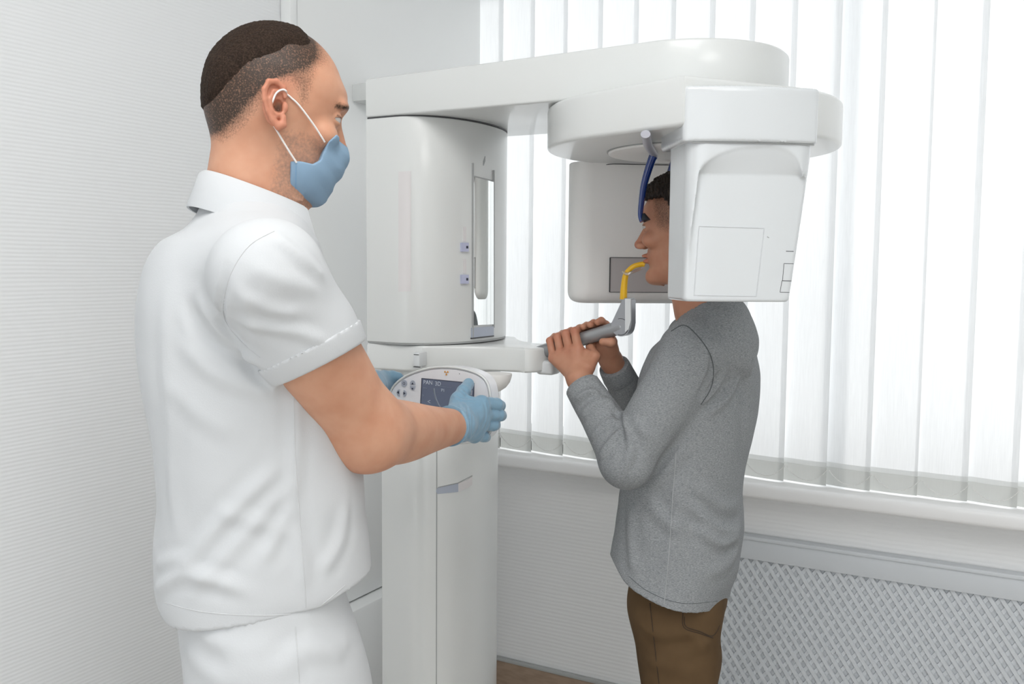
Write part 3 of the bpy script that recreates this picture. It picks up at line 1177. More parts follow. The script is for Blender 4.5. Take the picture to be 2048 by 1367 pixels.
V, Q = surfnet(f_tube, (XC - 0.5, YC - 0.5, zBt - 0.02), (XC + 0.4, YC + 0.2, zT + 0.02), 0.003)
tb = obj_vf('tube_head', V, Q, M['machine2'], ma, sharp=0.8)
bvt = BVHTree.FromPolygons([Vector(v) for v in V], [tuple(q) for q in Q.tolist()])


def decal_line(name, pts, r, m, parent, closed=False, bv=None):
    P3 = []
    for i in range(len(pts) - (0 if closed else 1)):
        a, b = pts[i], pts[(i + 1) % len(pts)]
        for s in np.linspace(0, 1, 14)[:-1]:
            h = (bv or bvt).ray_cast(CAM, ray(a[0] + (b[0] - a[0]) * s, a[1] + (b[1] - a[1]) * s).normalized())
            if h[0] is not None:
                P3.append(h[0])
    h = (bv or bvt).ray_cast(CAM, ray(*pts[-1]).normalized())
    if not closed and h[0] is not None:
        P3.append(h[0])
    return tube(name, P3, r, m, parent, 6, closed=closed)


M['groove'] = mat('faint_groove', (0.60, 0.62, 0.64), 0.4)
decal_line('service_panel_groove', [(1398, 452), (1528, 456), (1512, 592), (1388, 590)], 0.0009, M['groove'], tb, True)
decal_line('slot_line', [(1572, 502), (1587, 502.5)], 0.0006, M['seam'], tb)
decal_line('slot_line', [(1587, 527), (1568, 526.5), (1565, 561)], 0.0005, M['seam'], tb)
decal_line('slot_line', [(1564, 561), (1583, 561.5)], 0.0006, M['seam'], tb)
decal_line('slot_line', [(1564, 561), (1560, 584), (1580, 584.5)], 0.0005, M['seam'], tb)
decal_line('small_mark', [(1534, 473), (1538, 475)], 0.0008, M['seam2'], tb)
# seam between cap and tube head
uu = np.linspace(uL + 0.004, uR - 0.004, 40)
tube('cap_seam', [rf_pt(u, NF + 0.0015 - 0.9 * (u - uc) ** 2, zT - 0.001) for u in uu], 0.0012, M['seam2'], cap, 6)
box_pts = None

# sensor head at the far side
nS0, nS1 = -0.235, -0.345
usL = to_u(1138, nS1 + 0.05)
usR = -usL * 0.75
zSb = to_z(1250, 606, nS0 - 0.03)
zSt = zd0 + 0.004


def f_sens(x, y, z):
    u, n, zz = RF(x, y, z)
    c, h = (usL + usR) / 2, (usR - usL) / 2
    f = np.maximum(np.abs(u - c) - h, 0) * 0
    q = np.sqrt(np.maximum(np.abs(u - c) - h + 0.045, 0) ** 2 + np.maximum(np.abs(n - (nS0 + nS1) / 2) - (nS0 - nS1) / 2 + 0.045, 0) ** 2) - 0.045
    q = np.maximum(q, np.minimum(np.maximum(np.abs(u - c) - h, np.abs(n - (nS0 + nS1) / 2) - (nS0 - nS1) / 2), 0))
    f = smax(q, zSb - zz, 0.03)
    f = np.maximum(f, zz - zSt)
    return f


V, Q = surfnet(f_sens, (XC - 0.5, YC + 0.0, zSb - 0.02), (XC + 0.4, YC + 0.6, zSt + 0.02), 0.0035)
sens = obj_vf('sensor_head', V, Q, M['machine_in'], ma, sharp=0.8)
bvs = BVHTree.FromPolygons([Vector(v) for v in V], [tuple(q) for q in Q.tolist()])
uw0, uw1 = to_u(1221, nS0), to_u(1400, nS0)
zw1, zw0 = to_z(1250, 515, nS0), to_z(1250, 584, nS0)
bm = bmesh.new()
vs = []
for (u, zz) in ((uw0, zw0), (uw1, zw0), (uw1, zw1), (uw0, zw1)):
    vs.append(bm.verts.new(rf_pt(u, nS0 + 0.0015, zz)))
f = bm.faces.new(vs)
r = bmesh.ops.extrude_face_region(bm, geom=[f]); bmesh.ops.translate(bm, vec=nv * -0.004, verts=[e for e in r['geom'] if isinstance(e, bmesh.types.BMVert)])
obj_bm('sensor_window', bm, M['sensor'], sens, label='grey rectangular sensor window')
for a, b, rr in (((uw0, zw0), (uw0, zw1), 0.0016), ((uw0, zw1), (uw1, zw1), 0.0008), ((uw0, zw0), (uw1, zw0), 0.0006)):
    tube('window_outline', [rf_pt(a[0], nS0 + 0.002, a[1]), rf_pt(b[0], nS0 + 0.002, b[1])], rr, M['seam'], sens, 6)
tube('sensor_seam', [rf_pt(u, nS0 - 0.008 * max(0, (uw0 - u) / 0.04) ** 2 * 2 + 0.001, zSt - 0.006 - 0.006 * max(0, (uw0 - u) / 0.04)) for u in np.linspace(usL + 0.05, uw1, 24)], 0.0009, M['seam'], sens, 6)

# lower arm reaching to the hand bar
yarm = YC - 0.075
xe = PY(1074, 720, yarm).x
z1a = PY(1060, 697, yarm).z
z0a = PY(1060, 746, yarm).z
out = [(xl_c, YC + 0.19), (xl_c, ysd + 0.001)]
for s in np.linspace(0, 1, 14):
    out.append((-1.16 + (xe - 0.03 + 1.16) * s, ysd + 0.02 + (yarm - ysd - 0.02) * (1 - (1 - s) ** 2.2)))
for i in range(9):
    th = -math.pi / 2 + math.pi * i / 8
    out.append((xe - 0.03 + 0.03 * math.cos(th), YC - 0.01 + 0.065 * math.sin(th)))
for s in np.linspace(0, 1, 6):
    out.append((xe - 0.05 + (-1.12 - xe + 0.05) * s, YC + 0.055 + 0.12 * s ** 2))
larm = prism('lower_arm', out, z0a, z_car0 - 0.002, M['machine'], ma, 0.006, 3,
             topf=lambda x, y: z_car0 - 0.002 + (z1a - z_car0 + 0.002) * min(1, max(0, (x - xl_c) / (xe - xl_c))))
# bowl under the lower arm
pc = P(990, 746, 2.03)
bm = bmesh.new()
prof = [(0.0, -0.040), (0.012, -0.038), (0.024, -0.030), (0.033, -0.018), (0.037, -0.004), (0.037, 0.0)]
rings = []
for r_, zz in prof[1:]:
    rings.append([bm.verts.new((pc.x + r_ * math.cos(a), pc.y + r_ * math.sin(a), z0a + zz)) for a in np.linspace(0, 2 * math.pi, 33)[:-1]])
tip = bm.verts.new((pc.x, pc.y, z0a - 0.04))
for k in range(32):
    bm.faces.new((tip, rings[0][(k + 1) % 32], rings[0][k]))
    for a, b in zip(rings[:-1], rings[1:]):
        bm.faces.new((a[k], a[(k + 1) % 32], b[(k + 1) % 32], b[k]))
bm.faces.new(rings[-1])
obj_bm('pivot_bowl', bm, M['machine_in'], larm)
# small latch on the lower arm
pL = PY(838, 717, ysd)
lat = box('latch', pL.x - 0.008, pL.x + 0.008, ysd - 0.010, ysd + 0.02, pL.z - 0.016, pL.z + 0.014, M['bracket_l'], larm, 0.002)
box('latch_line', pL.x - 0.008, pL.x + 0.008, ysd - 0.0105, ysd - 0.006, pL.z - 0.018, pL.z - 0.0165, M['seam'], larm)
box('latch_line', pL.x - 0.0065, pL.x + 0.0065, ysd - 0.0108, ysd - 0.006, pL.z + 0.009, pL.z + 0.0105, M['seam'], larm)

# end block, hand bar, chin bracket, bite piece
YBAR = 1.862
A = PY(1072, 706, YBAR - 0.012); Bp = PY(1241, 653, YBAR - 0.012)
A.y = Bp.y = YBAR
e_bar = (Bp - A).normalized()
pe = PY(1094, 722, YBAR)
bm = bmesh.new()
bx(bm, pe.x - 0.020, pe.x + 0.024, YBAR - 0.020, YBAR + 0.026, pe.z - 0.029, pe.z + 0.003, 0.009, 4)
obj_bm('end_block', bm, M['bracket_l'], ma)
tube('hand_bar', [A - e_bar * 0.002, A, A + e_bar * 0.001, Bp - e_bar * 0.003, Bp + e_bar * 0.003, Bp + e_bar * 0.007], [0.0135, 0.0146, 0.0150, 0.0150, 0.0138, 0.010], M['steel'], ma, 32, label='brushed steel hand bar')
tube('bar_clip', [A + e_bar * 0.004 + Vector((0, 0.004, 0.011)), A + e_bar * 0.035 + Vector((0, 0.004, 0.0115))], 0.006, M['bracket_l'], ma, 12)
# bracket: upright wedge
zf = [(1245, 596), (1262, 596), (1262, 650), (1258, 662), (1244, 668), (1228, 662), (1219, 652)]
fr = [PY(px, py, YBAR - 0.014) for px, py in zf]
bm = bmesh.new()
v1 = [bm.verts.new((p.x, YBAR - 0.014, p.z)) for p in fr]
f = bm.faces.new(v1)
r = bmesh.ops.extrude_face_region(bm, geom=[f]); bmesh.ops.translate(bm, vec=(0, 0.03, 0), verts=[e for e in r['geom'] if isinstance(e, bmesh.types.BMVert)])
bmesh.ops.recalc_face_normals(bm, faces=bm.faces)
bmesh.ops.bevel(bm, geom=list(bm.edges), offset=0.003, segments=3, affect='EDGES')
br = obj_bm('chin_bracket', bm, M['bracket'], ma, label='grey metal bracket rising from the hand bar')
edge = [PY(px, py, YBAR - 0.0155) for px, py in ((1250, 597), (1261, 597), (1261.5, 640), (1257, 658), (1250, 664), (1250, 640))]
bm = bmesh.new()
v1 = [bm.verts.new(p) for p in edge]; f = bm.faces.new(v1)
r = bmesh.ops.extrude_face_region(bm, geom=[f]); bmesh.ops.translate(bm, vec=(0, 0.004, 0), verts=[e for e in r['geom'] if isinstance(e, bmesh.types.BMVert)])
obj_bm('bracket_edge', bm, M['bracket_l'], br, label='light edge of the grey bracket')
tube('pivot_ring', [Bp + Vector((0.001, -0.0135, 0)), Bp + Vector((0.001, 0.016, 0))], 0.0205, M['bracket'], br, 32)
tube('pivot_line', [Bp + Vector((0.001 + 0.0175 * math.cos(a), -0.0142, 0.0175 * math.sin(a))) for a in np.linspace(-1.9, 1.9, 22)], 0.0006, M['seam'], br, 6)
yb = smooth_path([PY(1247, 598, YBAR), PY(1248, 575, YBAR), PY(1251, 552, YBAR), PY(1257, 541, YBAR), PY(1268, 532, YBAR + 0.004), PY(1284, 528, YBAR + 0.012), PY(1290, 529, YBAR + 0.014)], 6)
nb = len(yb)
rad = [0.0082 - 0.0028 * min(1, i / (nb * 0.5)) for i in range(nb)]
tube('bite_stick', yb, rad, M['yellow'], ma, 12, label='curved yellow plastic bite stick')
cl = smooth_path([PY(1246, 543, YBAR - 0.006), PY(1254, 548, YBAR - 0.012), PY(1262, 545, YBAR - 0.01), PY(1272, 541, YBAR), PY(1283, 536, YBAR + 0.01)], 5)
tube('bite_guard', cl, 0.0035, M['clearp'], ma, 10, label='clear plastic bite guard')

# blue temple supports hanging from the hub
def support(dx, far):
    ys = YBAR - 0.055 if not far else YBAR + 0.108
    pts = smooth_path([PY(1307 + dx, 311, ys), PY(1298 + dx, 335, ys), PY(1288 + dx, 370, ys), PY(1283 + dx, 405, ys), PY(1281 + dx, 430, ys), PY(1284 + dx, 443, ys)], 6)
    n_ = len(pts)
    s = tube('head_support', pts, [0.0125 - 0.006 * i / n_ for i in range(n_)], M['blue'], ma, 14, flat=((1, 0, 0), 0.62), label='curved dark blue head support')
    top = pts[0]
    if not far:
        def pz(px, py):
            v = ray(px, py); k = (zd0 - 0.010 - CAM.z) / v.z
            return CAM + v * k
        tube('support_stem', smooth_path([pz(1291, 268), pz(1294, 280), pz(1297, 292), top + Vector((0, 0, 0.004)), top + Vector((0, 0, -0.004))], 5), 0.0085, M['greystem'], s, 12, flat=((0, 0, 1), 0.8))
    pd = tube('support_pad', [pts[-6] + Vector((0.006, 0, 0.006)), pts[-3] + Vector((0.009, 0, 0)), pts[-1] + Vector((0.004, 0, 0.002))], [0.003, 0.010, 0.004], M['blackpad'], s, 12)


support(0, False)
support(46, True)

# ------------------------------------------------------------------ control panel
YP = 1.48
cpt = lambda px, py, dy=0.0: PY(px, py, YP + dy)
oc = cpt(880, 812)
outl = [(777, 800), (779, 783), (788, 768), (805, 754), (828, 743), (855, 735.5), (885, 732.5), (915, 734.5), (943, 741), (962, 750), (974, 763), (980, 782), (983, 815),
        (984, 850), (975, 872), (950, 884), (900, 888), (850, 884), (800, 868), (780, 842)]
sm = smooth_path([(a, b, 0) for a, b in outl + [outl[0]]], 4)[:-1]
pts = [(PY(p.x, p.y, YP).x, PY(p.x, p.y, YP).z) for p in sm]
bm = bmesh.new()
v1 = [bm.verts.new((x, YP, z)) for x, z in pts]
f = bm.faces.new(v1)
r = bmesh.ops.extrude_face_region(bm, geom=[f]); bmesh.ops.translate(bm, vec=(0, 0.034, 0), verts=[e for e in r['geom'] if isinstance(e, bmesh.types.BMVert)])
bmesh.ops.recalc_face_normals(bm, faces=bm.faces)
es = [e for e in bm.edges if abs(e.verts[0].co.y - e.verts[1].co.y) < 1e-6]
bmesh.ops.bevel(bm, geom=es, offset=0.005, segments=4, affect='EDGES')
cp = obj_bm('control_panel', bm, M['panelw'], ma, label='white rounded control panel with screen and buttons')
# raised rim
cx_, cz_ = sum(p[0] for p in pts) / len(pts), sum(p[1] for p in pts) / len(pts)
tube('panel_rim', [Vector((cx_ + (x - cx_) * 0.985, YP + 0.001, cz_ + (z - cz_) * 0.985)) for x, z in pts], 0.0022, M['machine'], cp, 8, closed=True)
# arm carrying the panel from the column side
pb = cpt(860, 800)
tube('panel_arm', [Vector((pb.x, YP + 0.03, z0a - 0.05)), Vector((pb.x - 0.01, YP + 0.12, z0a - 0.05)), Vector((pb.x - 0.03, YC - 0.12, z0a - 0.05))], 0.02, M['machine'], ma, 16)


def quad(name, cs, m, parent, dy=-0.0012, th=0.0014, label=None):
    bm = bmesh.new()
    vs = [bm.verts.new(PY(px, py, YP) + Vector((0, dy, 0))) for px, py in cs]
    f = bm.faces.new(vs)
    r = bmesh.ops.extrude_face_region(bm, geom=[f]); bmesh.ops.translate(bm, vec=(0, th, 0), verts=[e for e in r['geom'] if isinstance(e, bmesh.types.BMVert)])
    return obj_bm(name, bm, m, parent, label, smooth=False)


quad('screen_bezel', [(843.5, 755.5), (949, 765.5), (946.5, 842), (839.5, 833)], M['ink'], cp, -0.0008)
scr = quad('screen', [(845.5, 757), (948, 767), (945, 840), (841.5, 831)], M['screen'], cp, -0.0014, label='dark blue-grey display')
quad('screen_area', [(938, 768), (946, 768.7), (945.6, 776), (937, 775)], M['button'], cp, -0.0024)
quad('screen_area', [(936, 779), (946, 780), (945, 790), (934, 789)], M['button'], cp, -0.0024)
# text and lines on the screen
def ptext(s, px, py, hpx, m, slope=0.09):
    me = text_mesh(s, hpx * YP / 0.84 / FPX * 1.45)
    c = PY(px, py, YP) + Vector((0, -0.0019, 0))
    rot = Matrix.Rotation(math.radians(90), 4, 'X')
    me.transform(Matrix.Translation(c) @ rot)
    return link_mesh('panel_lettering', me, m, cp, smooth=False)


ptext('PAN', 857, 764.5, 8, M['screentxt'])
ptext('3D', 877, 767, 8, M['screentxt'])
ptext('P1', 887, 780, 6, M['screentxt'])
ptext('<', 859, 803, 9, M['screentxt'])


def pline(name, pl, r, m):
    tube(name, [PY(a, b, YP) + Vector((0, -0.0022, 0)) for a, b in pl], r, m, cp, 6)


pline('screen_line', [(872, 771), (905, 774)], 0.0003, M['screendim'])
pline('screen_line', [(868.5, 758.5), (868.2, 770)], 0.0003, M['screendim'])
pline('screen_line', [(848, 775), (856, 776)], 0.0005, M['screendim'])
pline('screen_line', [(847, 788), (848, 792)], 0.0005, M['screendim'])
# jaw-arc pictogram
pl_ = [(869, 776), (870, 786), (873, 797), (878, 808), (882, 814)]
bm = tube_bm([PY(a, b, YP) + Vector((0, -0.0018, 0)) for a, b in pl_], [0.0022, 0.002, 0.0018, 0.0016, 0.0012], 8, flat=((0, 1, 0), 0.3))
obj_bm('screen_arc', bm, M['screendim'], cp)
# buttons
def disc_btn(px, py, rx, rz, m, name='button', a0=0, a1=360, dy=-0.0016, lab=None, wedge=False):
    c = PY(px, py, YP)
    s = YP / 0.84 / FPX
    bm = bmesh.new()
    n_ = 24
    vs = [bm.verts.new((c.x + rx * s * math.cos(math.radians(a0 + (a1 - a0) * i / n_)), YP + dy, c.z + rz * s * math.sin(math.radians(a0 + (a1 - a0) * i / n_)))) for i in range(n_ if a1 - a0 >= 360 else n_ + 1)]
    if wedge:
        vs.append(bm.verts.new((c.x, YP + dy, c.z)))
    f = bm.faces.new(vs)
    r = bmesh.ops.extrude_face_region(bm, geom=[f]); bmesh.ops.translate(bm, vec=(0, 0.002, 0), verts=[e for e in r['geom'] if isinstance(e, bmesh.types.BMVert)])
    return obj_bm(name, bm, m, cp, lab, smooth=False)


disc_btn(809, 766, 7, 7, M['button'])
disc_btn(826, 768, 6.5, 8, M['button'], a0=0, a1=180)
disc_btn(826, 771, 6.5, 9, M['button'], a0=180, a1=360)
disc_btn(800, 785, 7, 7, M['button'], a0=90, a1=270)
disc_btn(808, 786, 7, 7, M['button'], a0=-90, a1=90)
for nm, pl_ in (('button_symbol', [(824, 768), (828, 768), (826, 764)]), ('button_symbol', [(824, 775), (828, 775), (826, 779)]),
                ('button_symbol', [(795, 784), (799, 781), (799, 787)]), ('button_symbol', [(812, 786), (808, 783), (808, 789)])):
    quad(nm, pl_, M['ink'], cp, -0.0022, 0.0008)
c = PY(809, 766, YP)
tube('button_symbol', [Vector((c.x + 0.0024 * math.cos(a), YP - 0.002, c.z + 0.0024 * math.sin(a))) for a in np.linspace(0, 6.283, 17)[:-1]], 0.0003, M['ink'], cp, 6, closed=True)
# trefoil mark
for a in (150, 30, 270):
    disc_btn(893 + 0.9 * math.cos(math.radians(a)), 745 - 0.9 * math.sin(math.radians(a)), 4.2, 4.2, M['orange'], 'trefoil_mark', a - 30 if False else a - 32, a + 32, -0.0008, None, True)
disc_btn(893, 745, 0.7, 0.7, M['orange'], 'trefoil_mark', dy=-0.0012)
disc_btn(919, 747, 0.6, 0.9, M['ink'], 'panel_dot', dy=-0.0008)

# ================================================================== PEOPLE
def frame_pts(org, f, l, sc=1.0):
    """local axes: x forward, y left, z up"""
    f = Vector(f).normalized(); l = Vector(l); l = (l - f * l.dot(f)).normalized(); u = f.cross(l)
    R = np.array([[f.x, f.y, f.z], [l.x, l.y, l.z], [u.x, u.y, u.z]])
    o = A3(org)

    def to_local(x, y, z):
        dx, dy, dz = x - o[0], y - o[1], z - o[2]
        return [(R[i, 0] * dx + R[i, 1] * dy + R[i, 2] * dz) / sc for i in range(3)]

    def to_world(p):
        return Vector(o + (R.T @ np.array(p, float)) * sc)
    return to_local, to_world


def make_head_fn(prof, wid=1.0, nx=0.0):
    """head in local metres, origin between the ears, with face, ears and jaw"""
    zf = [-0.122, -0.115, -0.105, -0.092, -0.080, -0.068, -0.056, -0.045, -0.030, -0.010, 0.010, 0.022, 0.034, 0.050, 0.070]
    xf = prof
    zb = [-0.122, -0.110, -0.09, -0.06, -0.03, 0.0, 0.07]
    xb = [0.055, 0.040, 0.020, -0.020, -0.065, -0.08, -0.085]
    wv = [0.010, 0.026, 0.040, 0.052, 0.060, 0.066, 0.070]
    XF, XB, WV = curve(zf, xf), curve(zb, xb), curve(zb, wv)

    def skull(x, y, z, off=0.0):
        a = ell(x, y, z, (-0.004, 0, 0.030), (0.098, 0.0745 * wid, 0.095))
        b = ell(x, y, z, (-0.030, 0, 0.010), (0.070, 0.070 * wid, 0.075))
        return smin(a, b, 0.02) - off

    def fn(x, y, z):
        f = skull(x, y, z)
        # face block, lofted level by level from the profile
        fx, bk, w_ = XF(z), XB(z), WV(z) * wid
        xc = bk * 0.45 + fx * 0.55 - 0.012
        a = np.where(x > xc, np.maximum(fx - xc, 0.003), np.maximum(xc - bk, 0.003))
        p = np.where(x > xc, 1.95, 2.4)
        r = (np.abs((x - xc) / a) ** p + np.abs(y / w_) ** p) ** (1 / p)
        g = (r - 1) * np.minimum(a, w_) * 0.85
        g = smax(g, -0.121 - z, 0.012)
        g = smax(g, z - 0.062, 0.02)
        f = smin(f, g, 0.014)
        ay = np.abs(y)
        f = smin(f, ell(x, ay, z, (0.084, 0.022, 0.030), (0.014, 0.024, 0.008)), 0.010)        # brow
        f = smax(f, -ell(x, ay, z, (0.101, 0.031, 0.011), (0.016, 0.017, 0.012)), 0.010)        # socket
        f = smin(f, ell(x, ay, z, (0.066, 0.046, -0.020), (0.020, 0.018, 0.016)), 0.016)        # cheekbone
        # eye lids: ball with a horizontal slit
        lid = ell(x, ay, z, (0.076, 0.031, 0.009), (0.0145, 0.0150, 0.0135))
        slit = ell(x, ay, z, (0.088, 0.036, 0.008), (0.013, 0.0150, 0.0034))
        f = smin(f, lid, 0.003)
        f = smax(f, -slit, 0.0015)
        # nose
        n = seg(x, y, z, (0.086, 0, 0.016), (0.109 - nx, 0, -0.026), 0.0075, 0.0098)
        n = smin(n, ell(x, ay, z, (0.102 - nx, 0.0115, -0.031), (0.0115, 0.0068, 0.0075)), 0.005)
        n = smin(n, ell(x, y, z, (0.112 - nx, 0, -0.0285), (0.0088, 0.0085, 0.0085)), 0.005)
        f = smin(f, n, 0.007)
        f = smax(f, -ell(x, ay, z, (0.108, 0.0060, -0.0395), (0.0060, 0.0030, 0.0042)), 0.002)
        # lips
        f = smin(f, ell(x, y, z, (0.0905, 0, -0.0535), (0.0110, 0.023, 0.0050)), 0.004)
        f = smin(f, ell(x, y, z, (0.0880, 0, -0.0655), (0.0115, 0.020, 0.0058)), 0.004)
        f = smax(f, -ell(x, y, z, (0.103, 0, -0.0592), (0.012, 0.028, 0.0011)), 0.0025)
        f = smin(f, ell(x, y, z, (0.078, 0, -0.100), (0.014, 0.018, 0.013)), 0.014)             # chin
        return f

    def ear(x, y, z, s):
        # s = -1 right, +1 left; a rim, an inner ridge, a bowl and a lobe
        yy = y * s
        c = 0.072 * wid
        tx, tz = x + 0.012, z + 0.004
        # tilt back
        ca, sa = math.cos(0.18), math.sin(0.18)
        ex, ez = tx * ca + tz * sa, -tx * sa + tz * ca
        out = c + 0.012 + 0.25 * np.maximum(-ex + 0.008, 0)
        pts = [(0.010, 0.012), (0.008, 0.024), (-0.002, 0.031), (-0.013, 0.029), (-0.019, 0.018), (-0.0185, 0.004), (-0.014, -0.010), (-0.007, -0.021), (0.001, -0.029), (0.007, -0.026), (0.008, -0.016)]
        P3 = [(a, 0, b) for a, b in pts]
        yo = yy - out
        rim = chain(ex, yo, ez, P3, [0.0030, 0.0036, 0.0038, 0.0040, 0.0038, 0.0036, 0.0034, 0.0044, 0.0055, 0.0052, 0.004], 0.002)
        inner = chain(ex, yo + 0.001, ez, [(0.003, 0, 0.019), (-0.006, 0, 0.017), (-0.011, 0, 0.006), (-0.008, 0, -0.008), (0.000, 0, -0.014), (0.006, 0, -0.010)], [0.0022, 0.003, 0.0033, 0.003, 0.0034, 0.003], 0.002)
        plate = ell(ex, yo + 0.0065, ez, (-0.004, 0, 0.001), (0.017, 0.0045, 0.030))
        trag = ell(ex, yo + 0.002, ez, (0.0105, 0, -0.002), (0.0042, 0.0045, 0.0075))
        f = smin(smin(rim, inner, 0.003), plate, 0.004)
        f = smax(f, -ell(ex, yo, ez, (0.001, -0.001, -0.001), (0.0078, 0.010, 0.0095)), 0.003)
        return smin(f, trag, 0.003)
    return fn, ear, skull


def head_mesh(hf, ear, tl, tw, neck, org, sc, h=0.0021, rr=0.135, zlo=None):
    def fn(x, y, z):
        a, b, c = tl(x, y, z)
        f = hf(a, b, c)
        for s in (-1, 1):
            e = np.full_like(a, 0.05)
            m = (b * s > 0.055) & (b * s < 0.105) & (np.abs(a + 0.012) < 0.045) & (np.abs(c) < 0.06)
            if m.any():
                e[m] = ear(a[m], b[m], c[m], s)
            f = smin(f, e, 0.0035)
        f = f * sc
        return smin(f, neck(x, y, z), 0.022 * sc)
    lo = (org[0] - rr, org[1] - rr, zlo)
    hi = (org[0] + rr, org[1] + rr, org[2] + 0.142)
    return surfnet(fn, lo, hi, h), fn


def poly_sd(a, c, pl):
    """signed distance to a polygon (negative inside)"""
    best = np.full_like(a, 1e9); ins = np.zeros(a.shape, bool)
    n_ = len(pl)
    for i in range(n_):
        x0, y0 = pl[i]; x1, y1 = pl[(i + 1) % n_]
        ex, ey = x1 - x0, y1 - y0
        h = np.clip(((a - x0) * ex + (c - y0) * ey) / (ex * ex + ey * ey), 0, 1)
        best = np.minimum(best, np.hypot(a - x0 - h * ex, c - y0 - h * ey))
        cr_ = ((y0 > c) != (y1 > c)) & (a < (x1 - x0) * (c - y0) / (y1 - y0 + 1e-12) + x0)
        ins ^= cr_
    return np.where(ins, -best, best)


def sstep(a, b, x):
    t = np.clip((x - a) / (b - a), 0, 1)
    return t * t * (3 - 2 * t)


def skin_attrs(loc, kind):
    a, b, c = loc
    z0 = np.zeros_like(a)
    ab = np.abs(b)
    near = (np.sqrt(a * a + b * b + c * c) < 0.16)
    lip = np.exp(-(((c + 0.0595) / 0.0105) ** 2)) * np.exp(-((b / 0.024) ** 2) ** 2) * (a > 0.075)
    earw = sstep(0.074, 0.082, ab) * (np.abs(a + 0.014) < 0.03) * (np.abs(c) < 0.045) * 0.40
    nose = np.exp(-((a - 0.115) ** 2 + b ** 2 + (c + 0.028) ** 2) / 0.014 ** 2) * 0.5
    warm = np.clip(lip * (0.75 if kind == 2 else 0.5) + earw + nose, 0, 1) * near
    brow = np.exp(-((c - 0.0315 - 0.004 * np.cos((ab - 0.022) / 0.02 * 1.6) + 0.004) / 0.0042) ** 2) * sstep(0.008, 0.014, ab) * (1 - sstep(0.046, 0.056, ab)) * (a > 0.055)
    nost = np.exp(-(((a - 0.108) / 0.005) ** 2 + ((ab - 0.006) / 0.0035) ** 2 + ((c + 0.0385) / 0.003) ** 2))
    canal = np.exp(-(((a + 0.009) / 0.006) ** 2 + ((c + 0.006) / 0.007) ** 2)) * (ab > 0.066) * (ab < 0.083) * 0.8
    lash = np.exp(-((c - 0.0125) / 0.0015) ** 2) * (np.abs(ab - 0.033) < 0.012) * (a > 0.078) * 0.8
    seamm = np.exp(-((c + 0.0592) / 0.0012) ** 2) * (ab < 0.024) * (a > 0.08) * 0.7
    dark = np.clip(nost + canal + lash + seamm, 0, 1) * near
    return dict(warm=warm, brow=np.clip(brow, 0, 1), dark=dark, hairy=z0.copy(), stub=z0.copy())


def eyes(parent, tw, sc):
    for s in (-1, 1):
        bm = bmesh.new()
        bmesh.ops.create_uvsphere(bm, u_segments=32, v_segments=24, radius=0.0118 * sc)
        V = [v.co.copy() for v in bm.verts]
        c = tw((0.0775, 0.031 * s, 0.0085))
        fdir = (tw((1, 0, 0)) - tw((0, 0, 0))).normalized()
        dots = [v.normalized().dot(fdir) for v in V]
        bmesh.ops.translate(bm, vec=c, verts=bm.verts)
        me = bpy.data.meshes.new('eye'); bm.to_mesh(me); bm.free()
        a = me.attributes.new('iris', 'FLOAT', 'POINT'); a.data.foreach_set('value', [1.0 if d > 0.885 else 0.0 for d in dots])
        a = me.attributes.new('pupil', 'FLOAT', 'POINT'); a.data.foreach_set('value', [1.0 if d > 0.975 else 0.0 for d in dots])
        link_mesh('eye', me, M['eye'], parent)


def hand_fn(wr, mcp, pip, dip, tip, thumb, s=1.0, wr_r=0.026, flatn=None, fat=1.0):
    """wrist, four lists of four joints (index..little) and a thumb chain"""
    fr = [0.0092, 0.0094, 0.0088, 0.0078]
    wr = A3(wr)
    n = flatn

    def fn(x, y, z):
        f = None
        for i in range(4):
            m = A3(mcp[i])
            w0 = wr + (m - wr) * 0.12
            g = seg(x, y, z, w0, m, 0.0150 * s * fat, 0.0118 * s * fat)
            f = g if f is None else smin(f, g, 0.012 * s)
        for i in range(3):
            m = (A3(mcp[i]) + A3(mcp[i + 1])) / 2
            f = smin(f, seg(x, y, z, wr + (m - wr) * 0.25, wr + (m - wr) * 0.93, 0.0135 * s * fat, 0.0112 * s * fat), 0.010 * s)
        t0 = A3(thumb[0])
        f = smin(f, seg(x, y, z, wr, t0, 0.016 * s, 0.0145 * s * fat), 0.014 * s)
        mm = A3(mcp[0])
        f = smin(f, seg(x, y, z, (t0 + wr) / 2, A3(thumb[1]) * 0.55 + mm * 0.45, 0.012 * s, 0.0085 * s), 0.012 * s)
        th = chain(x, y, z, [A3(p) for p in thumb], [0.0145 * s * fat, 0.0115 * s * fat, 0.0100 * s * fat, 0.0082 * s * fat], 0.004 * s)
        f = smin(f, th, 0.005 * s)
        fg = None
        for i in range(4):
            r = fr[i] * s * fat
            g = chain(x, y, z, [A3(mcp[i]), A3(pip[i]), A3(dip[i]), A3(tip[i])], [r * 1.14, r * 1.02, r * 0.93, r * 0.80], 0.0035 * s)
            fg = g if fg is None else smin(fg, g, 0.0012 * s)
        return smin(f, fg, 0.0045 * s)
    return fn


def smooth_chain(x, y, z, pts, rad, n=6):
    P_ = smooth_path(pts, n)
    R_ = smooth_path([(r, 0, 0) for r in rad], n)
    f = None
    for i in range(len(P_) - 1):
        g = seg(x, y, z, A3(P_[i]), A3(P_[i + 1]), R_[i].x, R_[i + 1].x)
        f = g if f is None else np.minimum(f, g)
    return f


def bounds(pts, m):
    a = np.array([A3(p) for p in pts])
    return a.min(0) - m, a.max(0) + m


